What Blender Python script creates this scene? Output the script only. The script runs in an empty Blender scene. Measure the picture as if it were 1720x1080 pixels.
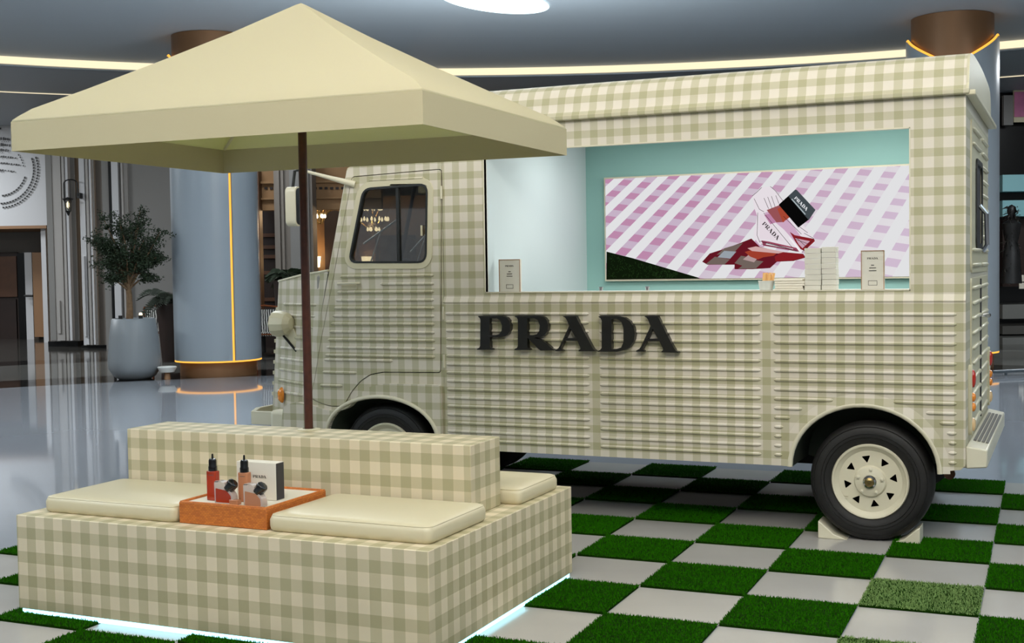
import bpy, bmesh, math, random
import numpy as np
from mathutils import Vector, Matrix
from mathutils.geometry import tessellate_polygon

scene = bpy.context.scene
COL = scene.collection
PI = math.pi
R_ = math.radians
random.seed(7)

# ------------------------------------------------------------------ camera, world, lights, exposure
FPX, PITCH, ROLL, YAW = 2105.5, 0.0431, -0.0153, -0.4217
CAMP = Vector((1.0114, -6.9681, 1.5278))
Fv = Vector((math.sin(YAW) * math.cos(PITCH), math.cos(YAW) * math.cos(PITCH), -math.sin(PITCH)))
R0 = Vector((math.cos(YAW), -math.sin(YAW), 0))
U0 = R0.cross(Fv)
Rv = R0 * math.cos(ROLL) + U0 * math.sin(ROLL)
Uv = -R0 * math.sin(ROLL) + U0 * math.cos(ROLL)
cd = bpy.data.cameras.new('camera')
cd.sensor_width = 36.0
cd.lens = FPX / 1720.0 * 36.0
cd.clip_end = 300
cam = bpy.data.objects.new('camera', cd)
COL.objects.link(cam)
M = Matrix((Rv, Uv, -Fv)).transposed().to_4x4()
M.translation = CAMP
cam.matrix_world = M
scene.camera = cam

scene.view_settings.view_transform = 'Standard'
scene.view_settings.look = 'None'
scene.view_settings.gamma = 1.0
scene.view_settings.use_curve_mapping = False
scene.view_settings.exposure = 0.0

wd = bpy.data.worlds.new('world')
scene.world = wd
wd.use_nodes = True
wd.node_tree.nodes['Background'].inputs[0].default_value = (0.86, 0.93, 1.0, 1)
wd.node_tree.nodes['Background'].inputs[1].default_value = 0.26

Fg = Vector((math.sin(YAW), math.cos(YAW), 0))     # horizontal view direction
Rg = Vector((math.cos(YAW), -math.sin(YAW), 0))


def wp(r, d, z=0.0):
    """lateral r, distance d in front of the photographer, height z -> world"""
    return Vector((CAMP.x, CAMP.y, 0)) + Rg * r + Fg * d + Vector((0, 0, z))


def area(name, loc, target, sx, sy, power, color):
    l = bpy.data.lights.new(name, 'AREA')
    l.shape = 'RECTANGLE'
    l.size, l.size_y, l.energy, l.color = sx, sy, power, color
    o = bpy.data.objects.new(name, l)
    COL.objects.link(o)
    o.location = loc
    d = Vector(target) - Vector(loc)
    o.rotation_euler = d.to_track_quat('-Z', 'Y').to_euler()
    return o


area('atrium_light', (-1.2, -1.6, 4.85), (-1.2, -1.4, 0), 6.0, 4.0, 78, (1.0, 0.92, 0.78))
area('front_fill', wp(.5, 1.9, 4.85), (-1.2, -.1, .5), 7.0, 1.6, 410, (1.0, 0.94, 0.85))  # added fill out of view, brightens the near sides of van and bench
for k, (r, d, p) in enumerate(((-9.5, 12.5, 220), (-6.5, 5.5, 110), (-3.0, 13.5, 110), (8.5, 12.5, 300), (-13, 19.5, 600), (-13, 25.5, 200), (-5, 21.5, 80), (10, 20.5, 180))):
    area('hall_fill', wp(r, d, 4.82), wp(r, d, 0), 1.6, 1.6, p, (0.92, 0.97, 1.0))  # added unseen lamps facing down, fill light for hall floor and walls
for r, d, p in ((-8.0, 3.0, 620), (8.0, 3.0, 720), (0.0, -5.0, 380), (0, 13.5, 360)):
    area('ceiling_fill', wp(r, d, 2.9), wp(r, d + .3, 9), 2.0, 2.0, p, (0.84, 0.94, 1.0))  # added unseen lamps facing up, standing in for floor bounce on the ceiling

# ------------------------------------------------------------------ materials


def lin(c):
    out = []
    for v in c[:3]:
        v = v / 255.0
        out.append(v / 12.92 if v <= 0.04045 else ((v + 0.055) / 1.055) ** 2.4)
    return (*out, 1.0)


MATS = {}


def nn(nt, t, **kw):
    n = nt.nodes.new(t)
    for k, v in kw.items():
        setattr(n, k, v)
    return n


def mat(name, col, rough=0.5, metal=0.0, spec=0.5, noise=0.0, nscale=20.0, bump=0.0, coat=0.0, emit=None, estr=0.0):
    m = bpy.data.materials.new(name)
    m.use_nodes = True
    nt = m.node_tree
    b = nt.nodes['Principled BSDF']
    c = lin(col)
    b.inputs['Base Color'].default_value = c
    b.inputs['Roughness'].default_value = rough
    b.inputs['Metallic'].default_value = metal
    b.inputs['Specular IOR Level'].default_value = spec
    b.inputs['Coat Weight'].default_value = coat
    if emit:
        b.inputs['Emission Color'].default_value = lin(emit)
        b.inputs['Emission Strength'].default_value = estr
    if noise or bump:
        tc = nn(nt, 'ShaderNodeTexCoord')
        nz = nn(nt, 'ShaderNodeTexNoise')
        nz.inputs['Scale'].default_value = nscale
        nz.inputs['Detail'].default_value = 4
        nt.links.new(tc.outputs['Object'], nz.inputs['Vector'])
        if noise:
            mx = nn(nt, 'ShaderNodeMix', data_type='RGBA', blend_type='MULTIPLY')
            mx.inputs[0].default_value = 1.0
            mx.inputs[6].default_value = c
            mr = nn(nt, 'ShaderNodeMapRange')
            mr.inputs[1].default_value, mr.inputs[2].default_value = 0.3, 0.7
            mr.inputs[3].default_value, mr.inputs[4].default_value = 1 - noise, 1 + noise * 0.3
            nt.links.new(nz.outputs['Fac'], mr.inputs[0])
            nt.links.new(mr.outputs[0], mx.inputs[7])
            nt.links.new(mx.outputs[2], b.inputs['Base Color'])
        if bump:
            bp = nn(nt, 'ShaderNodeBump')
            bp.inputs['Strength'].default_value = bump
            bp.inputs['Distance'].default_value = 0.01
            nt.links.new(nz.outputs['Fac'], bp.inputs['Height'])
            nt.links.new(bp.outputs[0], b.inputs['Normal'])
    MATS[name] = m
    return m


def emat(name, col, s):
    m = bpy.data.materials.new(name)
    m.use_nodes = True
    nt = m.node_tree
    nt.nodes.clear()
    e = nn(nt, 'ShaderNodeEmission')
    e.inputs[0].default_value = lin(col)
    e.inputs[1].default_value = s
    o = nn(nt, 'ShaderNodeOutputMaterial')
    nt.links.new(e.outputs[0], o.inputs[0])
    MATS[name] = m
    return m


def gingham(name, light, tint, pu, ou, fu, pv, ov, fv, rough=0.5, weave=0.06):
    """two families of translucent stripes multiplied over a light ground, in metric UV"""
    m = mat(name, light, rough)
    nt = m.node_tree
    b = nt.nodes['Principled BSDF']
    uv = nn(nt, 'ShaderNodeUVMap', uv_map='UVMap')
    sp = nn(nt, 'ShaderNodeSeparateXYZ')
    nt.links.new(uv.outputs[0], sp.inputs[0])
    prev = None
    cur = nn(nt, 'ShaderNodeRGB')
    cur.outputs[0].default_value = lin(light)
    cur = cur.outputs[0]
    for k, (p, o, f) in enumerate(((pu, ou, fu), (pv, ov, fv))):
        a = nn(nt, 'ShaderNodeMath', operation='SUBTRACT')
        a.inputs[1].default_value = o
        nt.links.new(sp.outputs[k], a.inputs[0])
        d = nn(nt, 'ShaderNodeMath', operation='DIVIDE')
        d.inputs[1].default_value = p
        nt.links.new(a.outputs[0], d.inputs[0])
        fr = nn(nt, 'ShaderNodeMath', operation='FRACT')
        nt.links.new(d.outputs[0], fr.inputs[0])
        lt = nn(nt, 'ShaderNodeMath', operation='LESS_THAN')
        lt.inputs[1].default_value = f
        nt.links.new(fr.outputs[0], lt.inputs[0])
        mx = nn(nt, 'ShaderNodeMix', data_type='RGBA', blend_type='MULTIPLY')
        nt.links.new(lt.outputs[0], mx.inputs[0])
        nt.links.new(cur, mx.inputs[6])
        mx.inputs[7].default_value = (*tint, 1)
        cur = mx.outputs[2]
    nz = nn(nt, 'ShaderNodeTexNoise')
    nz.inputs['Scale'].default_value = 3.0
    tc = nn(nt, 'ShaderNodeTexCoord')
    nt.links.new(tc.outputs['Object'], nz.inputs['Vector'])
    mr = nn(nt, 'ShaderNodeMapRange')
    mr.inputs[3].default_value, mr.inputs[4].default_value = 1 - weave, 1 + weave
    nt.links.new(nz.outputs['Fac'], mr.inputs[0])
    mx = nn(nt, 'ShaderNodeMix', data_type='RGBA', blend_type='MULTIPLY')
    mx.inputs[0].default_value = 1
    nt.links.new(cur, mx.inputs[6])
    nt.links.new(mr.outputs[0], mx.inputs[7])
    nt.links.new(mx.outputs[2], b.inputs['Base Color'])
    return m


def thin_glass(name, tint, refl=0.12, rough=0.02):
    m = bpy.data.materials.new(name)
    m.use_nodes = True
    nt = m.node_tree
    nt.nodes.clear()
    t = nn(nt, 'ShaderNodeBsdfTransparent')
    t.inputs[0].default_value = lin(tint)
    g = nn(nt, 'ShaderNodeBsdfGlossy')
    g.inputs['Roughness'].default_value = rough
    mx = nn(nt, 'ShaderNodeMixShader')
    mx.inputs[0].default_value = refl
    o = nn(nt, 'ShaderNodeOutputMaterial')
    nt.links.new(t.outputs[0], mx.inputs[1])
    nt.links.new(g.outputs[0], mx.inputs[2])
    nt.links.new(mx.outputs[0], o.inputs[0])
    MATS[name] = m
    return m


gingham('van_check', (216, 208, 192), (0.77, 0.78, 0.66), 0.1015, -0.171, 0.46, 0.1025, 2.181, 0.43, 0.42)
gingham('bench_check', (220, 206, 176), (0.755, 0.77, 0.70), 0.104, -3.258, 0.5, 0.108, 0.348, 0.47, 0.5)
mat('cream_paint', (205, 198, 168), 0.4)
mat('cream_light', (214, 208, 184), 0.35)
mat('cushion_vinyl', (206, 196, 164), 0.38, bump=0.05, nscale=9)
mat('pole_wood', (72, 34, 20), 0.4, noise=0.3, nscale=40)
mat('tile_white', (176, 173, 168), 0.16, noise=0.05, nscale=3)
mat('turf_base', (20, 50, 2), 0.95, spec=0.05, noise=0.3, nscale=30)
mat('turf_blade', (36, 98, 0), 0.9, spec=0.05)
mat('turf_light_blade', (122, 150, 88), 0.9, spec=0.05)
mat('mint', (146, 190, 184), 0.55)
mat('mint_pale', (196, 210, 212), 0.5)
mat('white_paint', (225, 225, 220), 0.5)
mat('black_letter', (26, 26, 24), 0.35)
mat('rubber', (26, 25, 24), 0.6, noise=0.25, nscale=30)
mat('rubber_gasket', (28, 30, 28), 0.5)
mat('under_dark', (14, 14, 14), 0.9)
mat('liner', (58, 66, 54), 0.7)
mat('chrome', (205, 205, 205), 0.15, metal=1)
mat('brass', (150, 130, 85), 0.3, metal=1)
mat('red_lens', (185, 40, 22), 0.2, coat=0.5)
mat('amber_lens', (235, 140, 40), 0.2, coat=0.5)
mat('clear_lens', (226, 190, 140), 0.15, coat=0.5)
mat('rust', (110, 76, 58), 0.8, noise=0.3)
mat('cab_grey', (140, 138, 130), 0.7)
mat('tread_grey', (120, 118, 112), 0.5)
thin_glass('van_glass', (215, 216, 212), 0.2)
mat('wiper', (205, 205, 205), 0.3, metal=0.7)
# canopy: woven cloth that lets a little light through
m = mat('canopy_cloth', (222, 211, 184), 0.85, bump=0.03, nscale=60)
nt = m.node_tree
tl = nn(nt, 'ShaderNodeBsdfTranslucent')
tl.inputs[0].default_value = lin((216, 222, 146))
mx = nn(nt, 'ShaderNodeMixShader')
mx.inputs[0].default_value = 0.40
nt.links.new(nt.nodes['Principled BSDF'].outputs[0], mx.inputs[1])
nt.links.new(tl.outputs[0], mx.inputs[2])
nt.links.new(mx.outputs[0], nt.nodes['Material Output'].inputs[0])
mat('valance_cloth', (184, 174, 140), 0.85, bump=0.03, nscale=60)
# wicker
m = mat('wicker', (196, 112, 40), 0.6)
nt = m.node_tree
tc = nn(nt, 'ShaderNodeTexCoord')
br = nn(nt, 'ShaderNodeTexBrick')
br.inputs['Color1'].default_value = lin((208, 122, 44))
br.inputs['Color2'].default_value = lin((184, 100, 36))
br.inputs['Mortar'].default_value = lin((120, 58, 16))
br.inputs['Scale'].default_value = 34
br.inputs['Mortar Size'].default_value = 0.012
uvn = nn(nt, 'ShaderNodeUVMap', uv_map='UVMap')
nt.links.new(uvn.outputs[0], br.inputs['Vector'])
nt.links.new(br.outputs['Color'], nt.nodes['Principled BSDF'].inputs['Base Color'])
bp = nn(nt, 'ShaderNodeBump')
bp.inputs['Strength'].default_value = 0.6
bp.inputs['Distance'].default_value = 0.004
nt.links.new(br.outputs['Fac'], bp.inputs['Height'])
bp.invert = True
nt.links.new(bp.outputs[0], nt.nodes['Principled BSDF'].inputs['Normal'])


def liquid(name, col, rough=0.05):
    m = mat(name, col, rough, coat=0.3)
    b = m.node_tree.nodes['Principled BSDF']
    b.inputs['Transmission Weight'].default_value = 0.55
    b.inputs['IOR'].default_value = 1.4
    return m


liquid('perfume_red', (205, 70, 34))
liquid('perfume_orange', (222, 98, 48))
liquid('perfume_peach', (228, 160, 118))
liquid('clear_glass', (235, 225, 215))
mat('black_cap', (14, 14, 14), 0.2, coat=0.4)
mat('box_dark', (48, 48, 52), 0.5)
mat('paper', (222, 216, 200), 0.7)
mat('paper_sign', (206, 203, 190), 0.5)
mat('ink', (60, 58, 52), 0.7)
mat('card_orange', (226, 176, 112), 0.7)
mat('plastic_cup', (206, 208, 200), 0.3)
emat('led', (155, 222, 238), 3.2)
emat('cove_glow', (255, 238, 200), 1.15)
emat('amber_glow', (255, 178, 70), 1.5)
emat('lamp_glow', (255, 232, 190), 4.0)
emat('skylight', (225, 245, 250), 2.2)
mat('ceiling_paint', (176, 184, 190), 0.6)
mat('ceiling_dark', (158, 166, 174), 0.5)
mat('column_white', (150, 160, 168), 0.3)
mat('bronze', (126, 92, 62), 0.4, metal=0.35)
mat('stone_pale', (158, 163, 170), 0.05, noise=0.06, nscale=0.6)
mat('stone_dark', (34, 32, 30), 0.06)
mat('stone_grey', (110, 110, 106), 0.06)
mat('stone_mid', (74, 72, 68), 0.08)
mat('wall_white', (206, 206, 208), 0.6)
mat('wall_grey', (132, 130, 127), 0.6)
mat('wall_taupe', (128, 120, 112), 0.6)
mat('molding', (168, 164, 160), 0.45)
mat('black_stone', (10, 10, 10), 0.25)
mat('brown_wood', (96, 62, 40), 0.5, noise=0.2, nscale=6)
mat('dark_wood', (40, 22, 14), 0.5, noise=0.2, nscale=6)
mat('tan_wood', (150, 112, 78), 0.5)
mat('leaf', (34, 50, 26), 0.7)
mat('leaf_dark', (28, 42, 24), 0.6)
mat('bark', (120, 96, 70), 0.85, noise=0.3, nscale=25)
mat('pot_grey', (128, 134, 138), 0.45)
mat('soil', (40, 32, 26), 0.9)
mat('iron', (24, 24, 24), 0.5)
mat('warm_wall', (164, 126, 86), 0.7, emit=(164, 116, 70), estr=0.0)
mat('dark_void', (18, 12, 9), 0.8)
mat('copper', (150, 84, 50), 0.35, metal=0.7)
mat('cloth_white', (215, 212, 205), 0.8)
mat('metal_rail', (90, 98, 104), 0.4, metal=0.5)

# ------------------------------------------------------------------ mesh helpers


class MB:
    def __init__(self):
        self.v, self.f, self.uv = [], [], {}

    def add(self, verts, faces, uvs=None):
        o = len(self.v)
        self.v += [tuple(p) for p in verts]
        for k, f in enumerate(faces):
            if uvs:
                self.uv[len(self.f)] = [uvs[i] for i in f]
            self.f.append(tuple(i + o for i in f))
        return self

    def box(self, x0, x1, y0, y1, z0, z1):
        v = [(x, y, z) for z in (z0, z1) for y in (y0, y1) for x in (x0, x1)]
        return self.add(v, [(0, 2, 3, 1), (4, 5, 7, 6), (0, 1, 5, 4), (2, 6, 7, 3), (0, 4, 6, 2), (1, 3, 7, 5)])

    def plate(self, outer, holes, d0, d1, axis='y'):
        def P(a, b, d):
            return {'y': (a, d, b), 'x': (d, a, b), 'z': (a, b, d)}[axis]
        loops = [outer] + list(holes)
        tri = tessellate_polygon([[Vector((p[0], p[1], 0)) for p in l] for l in loops])
        flat = [p for l in loops for p in l]
        n = len(flat)
        vs = [P(a, b, d0) for a, b in flat] + [P(a, b, d1) for a, b in flat]
        fs = [tuple(t) for t in tri] + [tuple(i + n for i in reversed(t)) for t in tri]
        o = 0
        for l in loops:
            k = len(l)
            for i in range(k):
                a, b = o + i, o + (i + 1) % k
                fs.append((a, b, b + n, a + n))
            o += k
        return self.add(vs, fs)

    def tube(self, pts, rad, seg=8, cap=True):
        pts = [Vector(p) for p in pts]
        rads = rad if isinstance(rad, (list, tuple)) else [rad] * len(pts)
        rings = []
        up = None
        for i, p in enumerate(pts):
            t = (pts[min(i + 1, len(pts) - 1)] - pts[max(i - 1, 0)]).normalized()
            if up is None:
                up = Vector((0, 0, 1)) if abs(t.z) < 0.9 else Vector((1, 0, 0))
            a = t.cross(up).normalized()
            b = a.cross(t).normalized()
            up = b
            rings.append([p + (a * math.cos(2 * PI * k / seg) + b * math.sin(2 * PI * k / seg)) * rads[i] for k in range(seg)])
        vs = [q for r in rings for q in r]
        fs = []
        for i in range(len(rings) - 1):
            for k in range(seg):
                k2 = (k + 1) % seg
                fs.append((i * seg + k, i * seg + k2, (i + 1) * seg + k2, (i + 1) * seg + k))
        if cap:
            fs.append(tuple(range(seg - 1, -1, -1)))
            fs.append(tuple((len(rings) - 1) * seg + k for k in range(seg)))
        return self.add(vs, fs)

    def lathe(self, prof, c=(0, 0, 0), axis='z', seg=32, a0=0.0, a1=2 * PI, cap=False):
        """prof: list of (r, h)"""
        full = abs(a1 - a0 - 2 * PI) < 1e-6
        n = seg if full else seg + 1
        vs, fs = [], []
        for (r, h) in prof:
            for k in range(n):
                a = a0 + (a1 - a0) * k / seg
                p, q = r * math.cos(a), r * math.sin(a)
                vs.append({'z': (c[0] + p, c[1] + q, c[2] + h), 'y': (c[0] + p, c[1] + h, c[2] + q), 'x': (c[0] + h, c[1] + p, c[2] + q)}[axis])
        for i in range(len(prof) - 1):
            for k in range(n if full else n - 1):
                k2 = (k + 1) % n
                fs.append((i * n + k, i * n + k2, (i + 1) * n + k2, (i + 1) * n + k))
        if cap and full:
            fs.append(tuple(range(n)))
            fs.append(tuple((len(prof) - 1) * n + k for k in range(n)))
        return self.add(vs, fs)

    def xf(self, mtx):
        self.v = [tuple(mtx @ Vector(p)) for p in self.v]
        return self

    def build(self, name, m, parent=None, smooth=None, bevel=0.0, bseg=2, recalc=True, double=False):
        me = bpy.data.meshes.new(name)
        me.from_pydata(self.v, [], self.f)
        me.update()
        uvl = me.uv_layers.new(name='UVMap')
        for p in me.polygons:
            n = p.normal
            ax = max(range(3), key=lambda i: abs(n[i]))
            cu = self.uv.get(p.index)
            for j, li in enumerate(p.loop_indices):
                co = me.vertices[me.loops[li].vertex_index].co
                if cu:
                    uvl.data[li].uv = cu[j]
                elif ax == 1:
                    uvl.data[li].uv = (co.x, co.z)
                elif ax == 0:
                    uvl.data[li].uv = (co.y, co.z)
                else:
                    uvl.data[li].uv = (co.x, co.y)
        if recalc:
            bm = bmesh.new()
            bm.from_mesh(me)
            bmesh.ops.recalc_face_normals(bm, faces=bm.faces)
            bm.to_mesh(me)
            bm.free()
        if smooth is not None:
            me.shade_smooth()
            me.set_sharp_from_angle(angle=R_(smooth))
        me.materials.append(MATS[m] if isinstance(m, str) else m)
        o = bpy.data.objects.new(name, me)
        COL.objects.link(o)
        if parent:
            o.parent = parent
            w = Vector((0, 0, 0))
            q = parent
            while q:
                w += q.location
                q = q.parent
            o.location = -w
        if bevel:
            bv = o.modifiers.new('bevel', 'BEVEL')
            bv.width, bv.segments, bv.limit_method, bv.angle_limit = bevel, bseg, 'ANGLE', R_(35)
            if smooth is None:
                me.shade_smooth()
                me.set_sharp_from_angle(angle=R_(50))
        return o


def tag(o, label=None, cat=None, group=None, kind=None):
    if label:
        o['label'] = label
    if cat:
        o['category'] = cat
    if group:
        o['group'] = group
    if kind:
        o['kind'] = kind
    return o


def thing(name, label, cat, loc=(0, 0, 0), group=None):
    o = bpy.data.objects.new(name, None)
    o.empty_display_size = 0.1
    COL.objects.link(o)
    o.location = loc
    return tag(o, label, cat, group)


def struct(name, mb, m, parent=None, **kw):
    o = mb.build(name, m, parent, **kw)
    if not parent:
        o['kind'] = 'structure'
    return o


def copy_tree(o, parent=None, mtx=None):
    c = o.copy()
    COL.objects.link(c)
    if parent:
        c.parent = parent
    for ch in list(o.children):
        copy_tree(ch, c)
    return c


def rrect(x0, x1, z0, z1, r, n=5):
    pts = []
    for cx, cz, a in ((x1 - r, z1 - r, 0), (x0 + r, z1 - r, 90), (x0 + r, z0 + r, 180), (x1 - r, z0 + r, 270)):
        for k in range(n + 1):
            t = R_(a + 90 * k / n)
            pts.append((cx + r * math.cos(t), cz + r * math.sin(t)))
    return pts


def rpoly(pts, r, n=4):
    """round the corners of a polygon"""
    out = []
    N = len(pts)
    for i in range(N):
        p0, p1, p2 = (Vector(pts[(i + k) % N]) for k in (-1, 0, 1))
        a, b = (p0 - p1), (p2 - p1)
        rr = min(r, a.length * 0.45, b.length * 0.45)
        s, e = p1 + a.normalized() * rr, p1 + b.normalized() * rr
        for k in range(n + 1):
            t = k / n
            q = s * (1 - t) ** 2 + p1 * 2 * t * (1 - t) + e * t * t
            out.append((q.x, q.y))
    return out


def offs(pts, d):
    """offset a polygon outwards by d"""
    N = len(pts)
    ar = sum(pts[i][0] * pts[(i + 1) % N][1] - pts[(i + 1) % N][0] * pts[i][1] for i in range(N))
    sg = 1 if ar > 0 else -1
    out = []
    for i in range(N):
        p0, p1, p2 = (Vector(pts[(i + k) % N]) for k in (-1, 0, 1))
        e1, e2 = (p1 - p0).normalized(), (p2 - p1).normalized()
        n1, n2 = Vector((e1.y, -e1.x)) * sg, Vector((e2.y, -e2.x)) * sg
        m = n1 + n2
        m = m / max(m.length_squared / 2, 0.3)
        out.append((p1.x + m.x * d, p1.y + m.y * d))
    return out


def facing_cam(x, y, z, rz=0.0):
    """text standing upright, read from -Y"""
    return Matrix.Translation((x, y, z)) @ Matrix.Rotation(rz, 4, 'Z') @ Matrix.Rotation(PI / 2, 4, 'X')


def ray(u, v):
    return Fv + Rv * ((u - 860) / FPX) + Uv * ((540 - v) / FPX)


def on_y(u, v, y):
    """point of the photograph laid onto the plane Y = y (used to trace flat art on its wall)"""
    d = ray(u, v)
    t = (y - CAMP.y) / d.y
    return CAMP + d * t


def bgp(u, v, d):
    """(r, z) of a far feature at distance d"""
    q = ray(u, v)
    t = d / q.dot(Fg)
    p = CAMP + q * t
    return ((p - CAMP).dot(Rg), p.z)


BG = Matrix.Translation((CAMP.x, CAMP.y, 0)) @ Matrix((Rg, Fg, Vector((0, 0, 1)))).transposed().to_4x4()
CR, CDD = 0.0, 4.6       # centre of the round hall in (r, d)

# ------------------------------------------------------------------ the hall: floor, ceiling, walls


def disc(r0, r1, z, seg=96, thick=None):
    mb = MB()
    if r0 <= 0:
        mb.add([(CR + r1 * math.cos(2 * PI * k / seg), CDD + r1 * math.sin(2 * PI * k / seg), z) for k in range(seg)], [tuple(range(seg))])
    else:
        mb.lathe([(r0, 0), (r1, 0)], (CR, CDD, z), 'z', seg)
    return mb.xf(BG)


floor = struct('floor', disc(0, 14.15, 0.0), 'stone_pale', recalc=False)
for (a, b, m_) in ((14.15, 15.35, 'stone_dark'), (15.35, 18.6, 'stone_grey'), (18.6, 19.7, 'stone_dark'), (19.7, 60, 'stone_mid')):
    disc(a, b, 0.0).build('floor_band', m_, floor, recalc=False)

# checkerboard of turf squares and white tiles, half a metre each, laid on the floor
TH, TS, TOX, TOY = 0.016, 0.5039, -0.8804, -0.3499
tc_, ts_ = math.cos(TH), math.sin(TH)


def lat(i, j):
    return (TOX + TS * (tc_ * i + ts_ * j), TOY + TS * (ts_ * i - tc_ * j))


def turf_mesh(name, blade_mat, nb, seed):
    rnd = random.Random(seed)
    h = TS / 2
    mb = MB()
    mb.box(-h + .004, h - .004, -h + .004, h - .004, 0.001, 0.013)
    base_faces = len(mb.f)
    for k in range(nb):
        x, y = rnd.uniform(-h, h), rnd.uniform(-h, h)
        a = rnd.uniform(0, PI)
        w = 0.0028
        lx, ly = rnd.uniform(-.006, .006), rnd.uniform(-.006, .006)
        z = rnd.uniform(0.018, 0.026)
        mb.add([(x - w * math.cos(a), y - w * math.sin(a), 0.012), (x + w * math.cos(a), y + w * math.sin(a), 0.012), (x + lx, y + ly, z)], [(0, 1, 2)])
    o = mb.build(name, 'turf_base', floor, recalc=False)
    o.data.materials.append(MATS[blade_mat])
    for p in o.data.polygons:
        if p.index >= base_faces:
            p.material_index = 1
    return o


turf0 = turf_mesh('turf_square', 'turf_blade', 6000, 1)
turf1 = turf_mesh('turf_square', 'turf_light_blade', 6000, 2)
turf1['label'] = 'paler, worn turf square'
tb = MB().box(-TS / 2 + .002, TS / 2 - .002, -TS / 2 + .002, TS / 2 - .002, 0.0005, 0.004)
tile0 = tb.build('floor_tile', 'tile_white', floor)
used = {0: False, 1: False, 2: False}
for i in range(-7, 6):
    for j in range(-5, 6):
        p0, p1 = lat(i, j), lat(i + 1, j + 1)
        cx, cy = (p0[0] + p1[0]) / 2, (p0[1] + p1[1]) / 2
        if -3.2 < cx < -1.5 and -2.6 < cy < -1.5:      # wholly under the bench
            continue
        kind = 2 if (i + j) % 2 == 0 else (1 if (i, j) in ((2, 1), (2, 3)) else 0)
        src = (turf0, turf1, tile0)[kind]
        o = src
        if used[kind]:
            o = src.copy()
            COL.objects.link(o)
        used[kind] = True
        o.location = (cx, cy, 0)
        o.rotation_euler = (0, 0, TH + random.choice((0, PI)) + random.uniform(-.004, .004))

ceil = struct('ceiling', disc(0, 17.4, 5.0), 'ceiling_paint', recalc=False)
disc(17.4, 60, 4.84).build('ceiling_outer', 'ceiling_dark', ceil, recalc=False)
MB().lathe([(17.42, 0.0), (17.40, 0.115)], (CR, CDD, 4.885), 'z', 128).xf(BG).build('cove_light', 'cove_glow', ceil, recalc=False)
MB().lathe([(17.42, 0.0), (17.36, 0.0), (17.36, 0.02), (17.42, 0.045)], (CR, CDD, 4.84), 'z', 128).xf(BG).build('cove_lip', 'ceiling_dark', ceil, recalc=False)
MB().lathe([(20.3, 0.0), (20.38, 0.0)], (CR, CDD, 4.83), 'z', 128).xf(BG).build('ceiling_line', 'cove_glow', ceil, recalc=False)
# oval roof opening above the parasol
ov = MB()
ov.add([(-0.15 + 0.62 * math.cos(2 * PI * k / 40) + 0.35 * math.sin(2 * PI * k / 40), 16.45 + 0.85 * math.sin(2 * PI * k / 40), 4.985) for k in range(40)], [tuple(range(40))])
ov.xf(BG).build('roof_opening', 'skylight', ceil, recalc=False)


# ------------------------------------------------------------------ columns of the hall


def column(name, r, d, slit):
    root = thing(name, None, None, wp(r, d, 0))
    root['kind'] = 'structure'
    tow = math.atan2(-d, -r)            # angle towards the photographer
    MB().lathe([(.56, 0), (.56, .21)], (r, d, 0), 'z', 48, cap=True).xf(BG).build('column_base', 'bronze', root, smooth=40)
    MB().lathe([(.565, .2), (.565, 4.995)], (r, d, 0), 'z', 48, cap=True).xf(BG).build('column_core', 'bronze', root, smooth=40)
    mb = MB()
    n = 96
    angs = [(tow + (slit or 0) + .035) + (2 * PI - .07) * k / n for k in range(n + 1)]
    if slit is None:
        angs = [tow - PI + 2 * PI * k / n for k in range(n + 1)]
    vs = []
    for a in angs:
        ph = abs((a - tow + PI) % (2 * PI) - PI)
        zt = 4.22 + 0.46 * min(1, ph / 1.35)
        for rr, z in ((.57, .235), (.635, .235), (.635, zt), (.57, zt)):
            vs.append((r + rr * math.cos(a), d + rr * math.sin(a), z))
    fs = []
    for k in range(n):
        for q in range(4):
            fs.append((k * 4 + q, k * 4 + (q + 1) % 4, k * 4 + 4 + (q + 1) % 4, k * 4 + 4 + q))
    mb.add(vs, fs)
    mb.xf(BG).build('column_shell', 'column_white', root, smooth=40)
    # amber light lines: ring at the base, edge of the cut-out head, upright slit
    MB().lathe([(.60, .212), (.634, .212), (.634, .234), (.60, .234)], (r, d, 0), 'z', 64).xf(BG).build('light_line', 'amber_glow', root)
    pts = [(r + .615 * math.cos(a), d + .615 * math.sin(a), 4.235 + 0.46 * min(1, abs((a - tow + PI) % (2 * PI) - PI) / 1.35)) for a in angs]
    MB().tube(pts, .016, 6).xf(BG).build('light_line', 'amber_glow', root)
    if slit is not None:
        a = tow + slit
        p = (r + .60 * math.cos(a), d + .60 * math.sin(a))
        MB().tube([(p[0], p[1], .235), (p[0], p[1], 4.3)], .021, 6).xf(BG).build('light_line', 'amber_glow', root)
    return root


def u2r(u, d, v=480):
    return bgp(u, v, d)[0]


column('column', u2r(356, 18.4), 18.4 + .3, 0.36)
column('column', u2r(1612, 17.8), 17.8 + .3, None)

# ------------------------------------------------------------------ far walls


def bb(mb, u0, u1, v0, v1, d, th):
    vm = min(max((v0 + v1) / 2, 150), 650)
    r0, r1 = u2r(u0, d, vm), u2r(u1, d, vm)
    um = (u0 + u1) / 2
    z1, z0 = bgp(um, v0, d)[1], bgp(um, v1, d)[1]
    return mb.box(r0, r1, d, d + th, max(z0, 0.0), min(z1, 4.98))


def B(name, m, u0, u1, v0, v1, d, th=.1, parent=None, kind=None, **kw):
    o = bb(MB(), u0, u1, v0, v1, d, th).xf(BG).build(name, m, parent, **kw)
    if kind:
        o['kind'] = kind
    return o


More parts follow.
